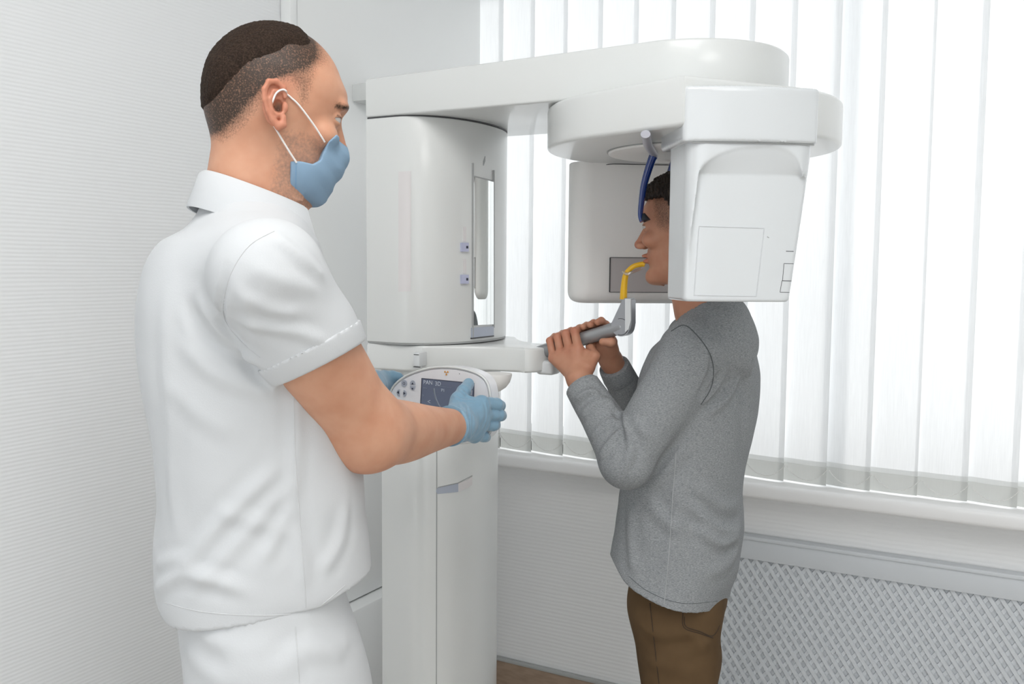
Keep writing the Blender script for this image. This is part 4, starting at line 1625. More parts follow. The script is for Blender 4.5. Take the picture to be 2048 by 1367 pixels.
# ------------------------------------------------------------------ PATIENT
SP = 0.945
po = Vector((-0.626, YC, 1.547))
pf = Vector((-1, 0, 0.0)); pl_left = Vector((0, -1, 0))
tlp, twp = frame_pts(po, (-1, 0, -0.03), (0, -1, 0), SP)
profp = [0.072, 0.083, 0.0885, 0.0885, 0.0835, 0.087, 0.0895, 0.0885, 0.0865, 0.0865, 0.0870, 0.0905, 0.094, 0.0925, 0.082]
hfp, earp, skp = make_head_fn(profp, 0.97)
pt = thing('person', 'person in grey long-sleeved top and brown trousers holding the steel hand bar with both hands', 'person', (-0.55, YC, 0))
nb_ = Vector((-0.575, YC, 1.335))


def neckp(x, y, z):
    return smin(seg(x, y, z, (-0.606, YC, 1.50), (-0.566, YC, 1.33), 0.054, 0.058), seg(x, y, z, (-0.63, YC, 1.475), (-0.606, YC, 1.38), 0.035, 0.04), 0.02)


(Vh, Qh), fh_p = head_mesh(hfp, earp, tlp, twp, neckp, po, SP, 0.0019, 0.13, 1.30)

# left hand (near): fingers over the bar from the camera side
Yn = Vector((0, -1, 0))
ebar = e_bar
ub = Vector((-e_bar.z, 0, e_bar.x))


def barpt(px):
    v = ray(px, 683)
    # intersect plane y = YBAR along the bar axis
    q = PY(px, 680, YBAR)
    k = (q.x - A.x) / e_bar.x
    return A + e_bar * k


Cs = [barpt(p) for p in (1163, 1146, 1129, 1113)]
dz_ = [0.0, 0.001, 0.0, -0.003]
mcpL = [c + Yn * 0.035 - ub * (0.020 - dz_[i]) + ebar * 0.003 for i, c in enumerate(Cs)]
pipL = [c + Yn * (0.021 + 0.001 * (i == 1)) + ub * (0.0195 + dz_[i]) - ebar * 0.001 for i, c in enumerate(Cs)]
dipL = [c - Yn * 0.006 + ub * 0.0245 for c in Cs]
tipL = [c - Yn * 0.0235 + ub * 0.006 for c in Cs]
wrL = P(1158, 760, 1.975)
thL = [P(1176, 735, 1.985), P(1190, 712, 2.000), Cs[0] + ebar * 0.016 + Yn * 0.004 - ub * 0.0255, Cs[0] + ebar * 0.016 - Yn * 0.018 - ub * 0.016]
hL = hand_fn(wrL, mcpL, pipL, dipL, tipL, thL, 0.97)
elL = P(1254, 922, 1.865)
shL = P(1392, 700, 1.865)


def armL(x, y, z):
    return smin(hL(x, y, z), seg(x, y, z, A3(wrL), A3(wrL) + (A3(elL) - A3(wrL)) * 0.35, 0.0245, 0.030), 0.014)


lo, hi = bounds(mcpL + pipL + tipL + thL + [wrL, wrL + (elL - wrL) * 0.3], 0.028)
VL, QL = surfnet(armL, lo, hi, 0.0017)

# right hand (far): hooked from below and behind
Cr = [barpt(p) for p in (1205, 1190, 1176, 1163)]
mcpR = [c - Yn * 0.026 - ub * 0.023 + ebar * 0.004 for c in Cr]
pipR = [c - Yn * 0.028 + ub * 0.016 for c in Cr]
dipR = [c - Yn * 0.010 + ub * 0.0260 for c in Cr]
tipR = [c + Yn * 0.006 + ub * 0.0245 - ebar * 0.002 for c in Cr]
wrR = P(1223, 722, 2.075)
thR = [P(1222, 703, 2.05), P(1216, 684, 2.035), Cr[0] + ebar * 0.018 + Yn * 0.012 - ub * 0.026, Cr[0] + ebar * 0.004 + Yn * 0.022 - ub * 0.020]
hR = hand_fn(wrR, mcpR, pipR, dipR, tipR, thR, 0.97)
elR = P(1300, 880, 2.20)
shR = P(1392, 705, 2.19)


def armR(x, y, z):
    return smin(hR(x, y, z), seg(x, y, z, A3(wrR), A3(wrR) + (A3(elR) - A3(wrR)) * 0.35, 0.0245, 0.030), 0.014)


lo, hi = bounds(mcpR + pipR + tipR + thR + [wrR, wrR + (elR - wrR) * 0.3], 0.028)
VR, QR = surfnet(armR, lo, hi, 0.0019)


# torso of the patient: rows (z, left px, right px) read at his depth, with thickness/width
def torso_fn(rows, yawdir, d0, p=2.3):
    """rows: z, centre l, centre d, half forward, half across"""
    z = [r[0] for r in rows]
    cl, cd, hf_, ha = [curve(z, [r[i] for r in rows]) for i in (1, 2, 3, 4)]
    f = Vector(yawdir).normalized()
    s = Vector((-f.y, f.x, 0))

    def fn(x, y, zz):
        L, D = cl(zz), cd(zz)
        ox, oy = Fh.x * D + Rh.x * L, Fh.y * D + Rh.y * L
        dx, dy = x - ox, y - oy
        u = dx * f.x + dy * f.y
        v = dx * s.x + dy * s.y
        a, b = np.maximum(hf_(zz), 0.004), np.maximum(ha(zz), 0.004)
        r = (np.abs(u / a) ** p + np.abs(v / b) ** p) ** (1 / p)
        return smax((r - 1) * np.minimum(a, b) * 0.9, zz - z[-1], 0.02)
    return fn


def rowp(py, pl, pr, d, ha, ang):
    """silhouette row in the photo -> z, centre, half depth so that the outline matches"""
    zc = P((pl + pr) / 2, py, d).z
    l0, l1 = (pl - 1024) / FPX * d, (pr - 1024) / FPX * d
    half = (l1 - l0) / 2
    s, c = math.sin(ang), math.cos(ang)
    hfw = math.sqrt(max(half * half - (ha * s) ** 2, 1e-5)) / c
    return [zc, (l0 + l1) / 2, d, hfw, ha]


ANGP = math.radians(20)
DP = 2.0
rp = [rowp(640, 1345, 1455, 2.03, 0.075, ANGP),
      rowp(665, 1335, 1492, 2.03, 0.14, ANGP),
      rowp(700, 1305, 1512, 2.02, 0.165, ANGP),
      rowp(760, 1285, 1520, 2.01, 0.175, ANGP),
      rowp(830, 1275, 1516, 2.01, 0.17, ANGP),
      rowp(910, 1262, 1500, 2.01, 0.160, ANGP),
      rowp(990, 1249, 1491, 2.01, 0.152, ANGP),
      rowp(1060, 1241, 1495, 2.01, 0.155, ANGP),
      rowp(1120, 1232, 1489, 2.01, 0.162, ANGP),
      rowp(1180, 1240, 1476, 2.01, 0.176, ANGP),
      rowp(1235, 1250, 1466, 2.01, 0.178, ANGP)]
rp.sort(key=lambda r: r[0])
tP = torso_fn(rp, (-1, 0, 0), DP)
pelv = P(1350, 1240, 2.01)
# hem: cut plane falling toward his front-to-back as the photo shows
hlp = [(1222, 1100, 1.97), (1234, 1125, 1.94), (1262, 1172, 1.88), (1310, 1203, 1.85), (1370, 1222, 1.85), (1420, 1224, 1.87), (1468, 1212, 1.95)]
zhp = curve([(a - 1024) / FPX * dd for a, b, dd in hlp], [P(a, b, dd).z for a, b, dd in hlp])


def sleeve(x, y, z, sh, el, wr, r0, r1, r2, r3):
    a = seg(x, y, z, A3(sh), A3(el), r0, r1)
    b = seg(x, y, z, A3(el), A3(wr), r2, r3)
    return smin(a, b, 0.018)


cutL = wrL + (elL - wrL) * 0.07
cutR = wrR + (elR - wrR) * 0.07


def f_top(x, y, z):
    f = tP(x, y, z)
    # shoulders
    f = smin(f, seg(x, y, z, A3(shL + (shR - shL) * 0.08 + Vector((0, 0, 0.012))), A3(nb_ + Vector((0.02, -0.03, 0.0))), 0.062, 0.062), 0.05)
    f = smin(f, seg(x, y, z, A3(shR + (shL - shR) * 0.08 + Vector((0, 0, 0.012))), A3(nb_ + Vector((0.02, 0.03, 0.0))), 0.062, 0.062), 0.05)
    f = smin(f, seg(x, y, z, A3(nb_ + Vector((0.02, 0, -0.02))), A3(nb_ + Vector((0.012, 0, 0.028))), 0.078, 0.064), 0.025)
    f = np.maximum(f, (zhp(x * Rh.x + y * Rh.y) - z) * 0.8)
    sL = sleeve(x, y, z, shL, elL, wrL, 0.066, 0.052, 0.051, 0.037)
    dL = (wrL - elL).normalized()
    sL = np.maximum(sL, (x - cutL.x) * dL.x + (y - cutL.y) * dL.y + (z - cutL.z) * dL.z)
    sR = sleeve(x, y, z, shR, elR, wrR, 0.064, 0.050, 0.049, 0.034)
    dR = (wrR - elR).normalized()
    sR = np.maximum(sR, (x - cutR.x) * dR.x + (y - cutR.y) * dR.y + (z - cutR.z) * dR.z)
    f = smin(f, smin(sL, sR, 0.01), 0.016)
    # neck opening
    f = smax(f, -seg(x, y, z, A3(nb_ + Vector((-0.004, 0, 0.02))), A3(nb_ + Vector((-0.024, 0, 0.12))), 0.054, 0.060), 0.004)
    return f


Vt, Qt = surfnet(f_top, (-0.95, 1.55, 0.68), (-0.28, 2.25, 1.46), 0.0042)
foldsP = [
    # elbow and forearm creases
    ([(1155, 845), (1185, 808), (1215, 800), (1226, 815)], 0.0035, 0.010),
    ([(1150, 800), (1180, 782), (1200, 790)], 0.0050, 0.009),
    ([(1176, 885), (1205, 850), (1240, 838)], 0.0035, 0.009),
    ([(1200, 915), (1225, 880), (1250, 858)], 0.004, 0.010),
    ([(1243, 838), (1258, 862), (1262, 900), (1250, 940)], 0.004, 0.009),
    ([(1262, 842), (1285, 860), (1300, 880)], 0.0025, 0.012),
    ([(1226, 820), (1246, 850), (1240, 885)], -0.004, 0.007),
    # arm pit to back
    ([(1400, 810), (1430, 775), (1452, 740)], 0.005, 0.012),
    ([(1410, 830), (1450, 800), (1480, 752)], 0.004, 0.012),
    ([(1395, 795), (1422, 742), (1424, 700)], -0.004, 0.008),
    ([(1290, 990), (1330, 1040), (1370, 1060)], 0.003, 0.016),
    ([(1390, 1050), (1440, 1085), (1480, 1072)], 0.006, 0.013),
    ([(1370, 1000), (1440, 1060), (1492, 1050)], 0.005, 0.013),
    ([(1380, 960), (1440, 1010), (1480, 1008)], 0.003, 0.016),
    ([(1300, 975), (1340, 930), (1370, 890)], 0.004, 0.015),
    ([(1345, 940), (1355, 1040), (1330, 1150)], 0.003, 0.020),
    ([(1260, 1010), (1262, 1080), (1270, 1150)], 0.0035, 0.014),
    ([(1480, 1085), (1455, 1130), (1400, 1150)], 0.003, 0.018),
    ([(1500, 700), (1496, 800), (1488, 900)], 0.003, 0.016),
    ([(1465, 680), (1490, 740), (1498, 800)], 0.0025, 0.015),
]
Vt = apply_folds(Vt, Qt, [(p, a * 1.6, w_ * 0.85) for p, a, w_ in foldsP])
Vt = Vt + vnormals(Vt, Qt) * (wob(Vt, 38, 3) * 0.0013 + wob(Vt, 90, 5) * 0.0004)[:, None]
topo = obj_vf('long_sleeved_top', Vt, Qt, M['grey'], pt, sharp=1.2)
# stitched lines
for nm, pl_, r_, mm in (('side_seam', [(1352, 905), (1346, 985), (1340, 1080), (1330, 1190), (1328, 1208)], 0.0010, 'seam_lgrey'),
                        ('armhole_seam', [(1343, 662), (1368, 650), (1392, 668), (1416, 700), (1427, 735), (1422, 775), (1402, 808)], 0.0010, 'seam_grey'),
                        ('hem_stitch', [(1258, 1152), (1300, 1184), (1368, 1206), (1456, 1198)], 0.0005, 'seam_grey')):
    pts = surface_lines(Vt, Qt, pl_, r_, 0.0004)
    if len(pts) > 3:
        tube(nm, pts, r_, M[mm], topo, 6)
# collar rib
cr = []
for k in range(40):
    a = 2 * math.pi * k / 40
    cc = nb_ + Vector((0.000, 0, 0.048))
    cr.append(cc + Vector((0.004 + 0.054 * math.cos(a), 0.060 * math.sin(a), 0.020 * math.cos(a) - 0.004)))
tube('neck_rib', cr, 0.0075, M['grey'], topo, 10, flat=((1, 0, 0), 0.75), closed=True)
# cuffs
for (wr, el, ct) in ((wrL, elL, cutL), (wrR, elR, cutR)):
    d = (el - wr).normalized()
    tube('cuff', [ct - d * 0.004, ct - d * 0.003, ct + d * 0.002, ct + d * 0.030, ct + d * 0.036], [0.0315, 0.0345, 0.0355, 0.0370, 0.0365], M['grey'], topo, 40)

# trousers
hipL = P(1345, 1215, 1.90); hipR = P(1372, 1220, 2.10)
hip0 = P(1356, 1180, 2.005)
kn = [P(1335, 1640, 1.91), P(1380, 1640, 2.12)]
hipL = W(hip0.dot(Rh) - 0.012, 1.955, hip0.z - 0.03)
hipR = W(hip0.dot(Rh) + 0.008, 2.085, hip0.z - 0.03)
kneeL = W(0.366, 1.925, 0.47); kneeR = W(0.385, 2.10, 0.47)
ankL = W(0.372, 1.92, 0.09); ankR = W(0.40, 2.10, 0.09)


def f_pants(x, y, z):
    f = ell(x, y, z, hip0 + Vector((0, 0, -0.01)), (0.100, 0.138, 0.12))
    f = smin(f, seg(x, y, z, A3(hip0), A3(hip0 + Vector((-0.01, 0, 0.14))), 0.092, 0.085), 0.03)
    for h_, k_, a_ in ((hipL, kneeL, ankL), (hipR, kneeR, ankR)):
        g = seg(x, y, z, A3(h_), A3(k_), 0.098, 0.068, (np.array([0.0, 1.0, 0.0]), 1.22))
        g = smin(g, seg(x, y, z, A3(k_), A3(a_), 0.066, 0.052), 0.03)
        f = smin(f, g, 0.025)
    f = smin(f, ell(x, y, z, hip0 + Vector((0.022, -0.015, -0.130)), (0.080, 0.080, 0.075)), 0.03)
    f = np.maximum(f, 0.06 - z)
    return np.maximum(f, z - hip0.z - 0.12)


Vq, Qq = surfnet(f_pants, (-0.85, 1.6, 0.04), (-0.35, 2.15, hip0.z + 0.14), 0.0055)
Vq = apply_folds(Vq, Qq, [([(1275, 1250), (1330, 1270), (1400, 1262)], 0.004, 0.014), ([(1290, 1320), (1340, 1330), (1400, 1345)], 0.004, 0.016),
                          ([(1420, 1270), (1390, 1300), (1330, 1310)], 0.004, 0.014), ([(1350, 1240), (1400, 1285), (1430, 1300)], 0.003, 0.014)])
Vq = Vq + vnormals(Vq, Qq) * (wob(Vq, 30, 8) * 0.0016)[:, None]
trs = obj_vf('trousers', Vq, Qq, M['brown'], pt, sharp=1.2)
for nm, pl_ in (('pocket_stitch', [(1369, 1232), (1372, 1252), (1400, 1262), (1425, 1271), (1440, 1250)]), ('outseam', [(1300, 1205), (1306, 1260), (1318, 1366)]),
                ('pocket_stitch', [(1366, 1224), (1368, 1254), (1400, 1266), (1426, 1275)])):
    pts = surface_lines(Vq, Qq, pl_, 0.001, 0.0002)
    if len(pts) > 3:
        tube(nm, pts, 0.0011, M['stitch'], trs, 6)


def shoe_mesh(ank, fdir, m, parent, L=0.27):
    f = Vector(fdir).normalized(); s = Vector((-f.y, f.x, 0))
    o = Vector((ank.x, ank.y, 0)) + f * 0.06
    tl_, _ = frame_pts(o, f, s)

    def fn(x, y, z):
        a, b, c = tl_(x, y, z)
        g = ell(a, b, c, (0.0, 0, 0.035), (L / 2, 0.048, 0.045))
        g = smin(g, seg(a, b, c, (-0.06, 0, 0.04), (-0.065, 0, 0.085), 0.044, 0.042), 0.02)
        return smax(g, 0.001 - c, 0.004)
    V_, Q_ = surfnet(fn, o - Vector((0.17, 0.17, 0.02)), o + Vector((0.17, 0.17, 0.15)), 0.006)
    obj_vf('shoe', V_, Q_, m, parent)


shoe_mesh(ankL, (-1, -0.12, 0), M['shoe2'], pt)
shoe_mesh(ankR, (-1, 0.12, 0), M['shoe2'], pt)

# skin: head, neck and both hands in one mesh
loc = tlp(Vh[:, 0], Vh[:, 1], Vh[:, 2])
at = skin_attrs(loc, 2)
a_, b_, c_ = loc
hz = c_ - (0.052 + 0.0 * a_)
side = sstep(0.030, 0.055, c_ + 0.25 * np.maximum(0, 0.055 - a_)) * (1 - sstep(0.060, 0.075, a_)) * (np.abs(b_) > 0.03)
at['hairy'] = np.clip(sstep(0.030, 0.0, a_ - 0.030 - 0.3 * (c_ - 0.02)) * sstep(-0.015, 0.02, c_) * 0.55, 0, 1) * (1 - sstep(0.045, 0.065, a_)) * (np.abs(b_) > 0.05)
VL2 = {k: np.concatenate([v, np.zeros(len(VL) + len(VR))]) for k, v in at.items()}
# knuckle warmth
for base, joints, Vx in ((len(Vh), mcpL + pipL, VL), (len(Vh) + len(VL), mcpR + pipR, VR)):
    wv_ = np.zeros(len(Vx))
    for j in joints:
        wv_ = np.maximum(wv_, 0.35 * np.exp(-((Vx - A3(j)) ** 2).sum(1) / 0.013 ** 2))
    VL2['warm'][base:base + len(Vx)] = wv_
Va, Qa = join_vq([(Vh, Qh), (VL, QL), (VR, QR)])
obj_vf('body', Va, Qa, M['skin2'], pt, attrs=VL2, label='skin of the young man\'s face, neck and hands')
eyes(pt, twp, SP)


# hair: shell over the skull with a ragged fringe
def f_hair2(x, y, z):
    a, b, c = tlp(x, y, z)
    f = skp(a, b, c, 0.008)
    f = smin(f, ell(a, b, c, (0.012, 0, 0.082), (0.078, 0.062, 0.040)), 0.02)
    ln = 0.070 - 1.2 * np.maximum(0, 0.030 - a)
    ln = np.where(np.abs(b) > 0.045, ln, np.maximum(ln, 0.060))
    ln = np.maximum(ln, -0.055)
    n_ = 0.002 * np.sin(a * 300 + b * 300) * np.cos(b * 350) + 0.0015 * np.sin(a * 900 + 400 * b)
    return smax(f + n_ * 0.5, ln - c + n_, 0.004) * SP


Vx, Qx = surfnet(f_hair2, po - Vector((0.14, 0.12, 0.08)), po + Vector((0.14, 0.12, 0.16)), 0.003)
n_ = vnormals(Vx, Qx)
Vx = Vx + n_ * (np.maximum(0, wob(Vx, 420, 11)) * 0.0022)[:, None]
obj_vf('hair', Vx, Qx, M['hair2'], pt)
# fringe tufts
random.seed(7)
bm = bmesh.new()
for i in range(150):
    bq = random.uniform(-0.052, 0.052)
    aq = 0.078 + random.uniform(-0.035, 0.004) - 6 * bq * bq
    base = Vector((aq, bq, 0.092 + random.uniform(-0.006, 0.006) - (aq - 0.05) * 0.45))
    tipv = base + Vector((0.016 + random.uniform(-0.004, 0.008), random.uniform(-0.004, 0.004), random.uniform(-0.016, 0.006)))
    midv = base.lerp(tipv, 0.55) + Vector((0, 0, 0.003))
    tube_bm([twp(base), twp(midv), twp(tipv)], [0.0022, 0.0017, 0.0003], 5, bm)
obj_bm('fringe', bm, M['hair2'], pt)

# ------------------------------------------------------------------ DOCTOR
AF = math.radians(25)
fd = (Rh * math.cos(AF) + Fh * math.sin(AF))
ld = Vector((-fd.y, fd.x, 0))
do_ = W(-0.334, 1.335, 1.680)
SD = 0.96
tld, twd = frame_pts(do_, fd + Vector((0, 0, -0.20)), ld, SD)
OD, FDv = do_, None


def px2loc(px, py, yl):
    """local (x, z) of a sight line where it crosses the plane y = yl of the head"""
    v = ray(px, py)
    c0 = tld(np.array([CAM.x]), np.array([CAM.y]), np.array([CAM.z]))
    c1 = tld(np.array([CAM.x + v.x]), np.array([CAM.y + v.y]), np.array([CAM.z + v.z]))
    c0 = [float(q[0]) for q in c0]; c1 = [float(q[0]) for q in c1]
    k = (yl - c0[1]) / (c1[1] - c0[1])
    return (c0[0] + (c1[0] - c0[0]) * k, c0[2] + (c1[2] - c0[2]) * k)

HAIR_ALL = [px2loc(a, b, -0.07) for a, b in [(385, 262), (428, 264), (455, 278), (488, 255), (512, 226), (528, 188), (546, 166), (575, 164), (590, 180), (603, 212), (615, 204), (624, 170), (634, 140), (642, 112), (645, 90), (650, 0), (560, -60), (380, -60)]]
HAIR_CAP = [px2loc(a, b, -0.05) for a, b in [(385, 232), (424, 232), (446, 212), (470, 184), (502, 156), (540, 134), (580, 116), (612, 106), (636, 100), (640, 84), (646, 0), (560, -60), (375, -60)]]
profd = [0.074, 0.086, 0.092, 0.093, 0.089, 0.091, 0.093, 0.092, 0.089, 0.088, 0.0885, 0.093, 0.098, 0.0965, 0.088]
hfd, eard, skd = make_head_fn(profd, 1.02, 0.005)
dt = thing('person', 'person in white polo shirt, blue mask and blue gloves holding the control panel', 'person', W(-0.37, 1.33, 0))
AT = math.radians(25)
ft = (Rh * math.cos(AT) + Fh * math.sin(AT))
lt = Vector((-ft.y, ft.x, 0))
nbd = P(505, 405, 1.33)


def neckd(x, y, z):
    f = seg(x, y, z, A3(P(512, 262, 1.325)), A3(P(497, 420, 1.325)), 0.055, 0.0625)
    f = smin(f, seg(x, y, z, A3(P(560, 330, 1.33)), A3(P(535, 440, 1.33)), 0.038, 0.048), 0.03)
    return f


(Vh, Qh), fh_d = head_mesh(hfd, eard, tld, twd, neckd, do_, SD, 0.0020, 0.14, 1.49)

# right arm and gloved hand
shD = W(-0.296, 1.140, 1.450)
elD = P(733, 862, 1.285)
wrD = P(905, 851, 1.575)
dlt = 0.0


def f_armD(x, y, z):
    a = smooth_chain(x, y, z, [shD, shD.lerp(elD, 0.5), elD], [0.056, 0.0565, 0.049], 5)
    b = smooth_chain(x, y, z, [elD, elD.lerp(wrD, 0.33) + Vector((0, 0, -0.004)), elD.lerp(wrD, 0.68) + Vector((0, 0, -0.003)), wrD + (wrD - elD) * 0.12], [0.049, 0.0475, 0.0375, 0.0265], 14)
    return smin(a, b, 0.04)


lo, hi = bounds([shD, elD, wrD + (wrD - elD) * 0.12], 0.075)
VA, QA = surfnet(f_armD, lo, hi, 0.0035)
gI = [(962, 806, 1.655), (966, 828, 1.662), (960, 850, 1.660), (948, 870, 1.650)]
gP = [(993, 808, 1.690), (996, 829, 1.696), (985, 849, 1.690), (967, 872, 1.680)]
gD = [(999, 811, 1.722), (1001, 830, 1.728), (990, 849, 1.722), (971, 873, 1.708)]
gT = [(992, 813, 1.748), (993, 831, 1.752), (984, 849, 1.748), (968, 873, 1.730)]
wrG = P(915, 849, 1.592)
thG = [P(912, 826, 1.610), P(916, 800, 1.640), P(927, 783, 1.668), P(937, 767, 1.700)]
hG = hand_fn(wrG, [P(*q) for q in gI], [P(*q) for q in gP], [P(*q) for q in gD], [P(*q) for q in gT], thG, 1.06, fat=1.03)
wdir = (wrD - elD).normalized()
gc = wrD - wdir * 0.012


def f_glove(x, y, z):
    f = smin(hG(x, y, z), seg(x, y, z, A3(gc), A3(wrG), 0.0325, 0.0290), 0.014)
    f = f - 0.0012
    return np.maximum(f, -((x - gc.x) * wdir.x + (y - gc.y) * wdir.y + (z - gc.z) * wdir.z))


lo, hi = bounds([P(*q) for q in gI + gP + gT] + thG + [gc, wrG], 0.036)
VG, QG = surfnet(f_glove, lo, hi, 0.0017)
VG = apply_folds(VG, QG, [([(925, 800), (932, 830), (930, 870)], 0.0018, 0.0035), ([(915, 800), (924, 822), (926, 860), (918, 884)], 0.0016, 0.003),
                          ([(938, 815), (942, 850), (938, 880)], 0.0013, 0.0030), ([(970, 800), (974, 825), (970, 850)], 0.0010, 0.0028),
                          ([(905, 790), (925, 800), (950, 800)], 0.0012, 0.0028), ([(918, 775), (935, 790), (950, 795)], 0.001, 0.003)])
VG = VG + vnormals(VG, QG) * (wob(VG, 260, 4) * 0.00045)[:, None]
glv = obj_vf('glove', VG, QG, M['glove'], dt, sharp=1.2, label='blue glove with its thumb on the screen')

ga_ = wdir.orthogonal().normalized(); gb_ = wdir.cross(ga_)
tube('cuff_rim', [gc + wdir * 0.001 + (ga_ * math.cos(a) + gb_ * math.sin(a)) * 0.0335 for a in np.linspace(0, 2 * math.pi, 41)[:-1]], 0.0012, M['glove'], glv, 6, closed=True)

# left arm, mostly hidden behind, gloved hand on the panel's left edge
shE = W(-0.43, 1.50, 1.46)
elE = W(-0.29, 1.58, 1.20)
wrE = P(742, 768, 1.80)


def f_armE(x, y, z):
    a = seg(x, y, z, A3(shE), A3(elE), 0.056, 0.044)
    return smin(a, chain(x, y, z, [A3(elE), A3(elE) * 0.6 + A3(wrE) * 0.4, A3(wrE)], [0.043, 0.042, 0.027], 0.02), 0.02)


lo, hi = bounds([shE, elE, wrE], 0.07)
VE, QE = surfnet(f_armE, lo, hi, 0.005)
mE = [P(776, 762, 1.885), P(774, 775, 1.89), P(770, 790, 1.89), P(766, 804, 1.885)]
pE = [P(800, 760, 1.900), P(800, 774, 1.90), P(796, 789, 1.90), P(790, 803, 1.895)]
dE = [P(818, 762, 1.890), P(818, 776, 1.89), P(814, 791, 1.89), P(806, 805, 1.885)]
tE = [P(832, 764, 1.885), P(832, 778, 1.885), P(828, 793, 1.885), P(818, 807, 1.88)]
tE0 = [P(752, 757, 1.83), P(768, 753, 1.86), P(784, 752, 1.875), P(797, 753, 1.88)]
hE = hand_fn(P(750, 770, 1.82), mE, pE, dE, tE, tE0, 1.0)
wd2 = (wrE - elE).normalized()


def f_glE(x, y, z):
    f = smin(hE(x, y, z), seg(x, y, z, A3(wrE - wd2 * 0.04), A3(wrE), 0.032, 0.028), 0.014)
    return f - 0.001


lo, hi = bounds(mE + pE + tE + tE0 + [wrE - wd2 * 0.04], 0.036)
VGe, QGe = surfnet(f_glE, lo, hi, 0.0025)
obj_vf('glove', VGe, QGe, M['glove'], dt, sharp=1.2)

# polo shirt
rd = [rowp(430, 415, 590, 1.33, 0.085, AT),
      rowp(455, 372, 615, 1.33, 0.13, AT),
      rowp(490, 316, 640, 1.33, 0.150, AT),
      rowp(540, 288, 655, 1.33, 0.162, AT),
      rowp(600, 274, 664, 1.33, 0.168, AT),
      rowp(680, 274, 680, 1.33, 0.168, AT),
      rowp(790, 287, 705, 1.33, 0.165, AT),
      rowp(900, 306, 718, 1.33, 0.162, AT),
      rowp(1000, 313, 724, 1.33, 0.162, AT),
      rowp(1080, 305, 732, 1.33, 0.168, AT),
      rowp(1130, 303, 737, 1.33, 0.170, AT),
      rowp(1180, 303, 712, 1.33, 0.170, AT),
      rowp(1250, 315, 700, 1.33, 0.168, AT)]
rd.sort(key=lambda r: r[0])
tD = torso_fn(rd, ft, 1.33, 2.25)
adir = (elD - shD).normalized()
# the sleeve ends on the line from (712,683) to (536,772) in the photo
cutD = shD + adir * 0.155
m1, m2 = P(705, 692, 1.23), P(540, 774, 1.15)
sn = (m2 - m1).cross(Vector((ray(620, 730).normalized()))).normalized()
if sn.dot(adir) < 0:
    sn = -sn
sn = (sn * 1.0 + adir * 0.15).normalized()
m0 = (m1 + m2) / 2
adirE = (elE - shE).normalized()
cutE = shE + adirE * 0.16
hA, hB, hC = P(318, 1228, 1.25), P(560, 1247, 1.13), P(737, 1150, 1.30)


def f_polo(x, y, z):
    f = tD(x, y, z)
    nb2 = nbd
    f = smin(f, seg(x, y, z, A3(shD - ft * 0.01 + Vector((0, 0, 0.006)) + lt * 0.02), A3(nb2 + Vector((0, 0, -0.052))), 0.058, 0.060), 0.04)
    f = smin(f, seg(x, y, z, A3(shE), A3(nb2 + Vector((0, 0, -0.052))), 0.060, 0.064), 0.05)
    # hem line: dips in the middle, rises to the front
    u = (x * Rh.x + y * Rh.y)
    hemz = zh(u)
    f = np.maximum(f, hemz - z)
    s = chain(x, y, z, [A3(shD - adir * 0.01), A3(shD + adir * 0.09), A3(elD)], [0.066, 0.065, 0.060], 0.02)
    s = smin(s, seg(x, y, z, A3(shD + Vector((0, 0, 0.01)) + ft * 0.008), A3(shD + adir * 0.10 + ft * 0.0), 0.060, 0.060), 0.012)
    s = np.maximum(s, (x - m0.x) * sn.x + (y - m0.y) * sn.y + (z - m0.z) * sn.z)
    e = seg(x, y, z, A3(shE), A3(elE), 0.070, 0.064)
    e = np.maximum(e, (x - cutE.x) * adirE.x + (y - cutE.y) * adirE.y + (z - cutE.z) * adirE.z)
    f = smin(f, smin(s, e, 0.01), 0.012)
    f = smax(f, -seg(x, y, z, A3(nbd + Vector((0, 0, -0.005))), A3(nbd + Vector((0, 0, 0.10))), 0.058, 0.066), 0.004)
    return f


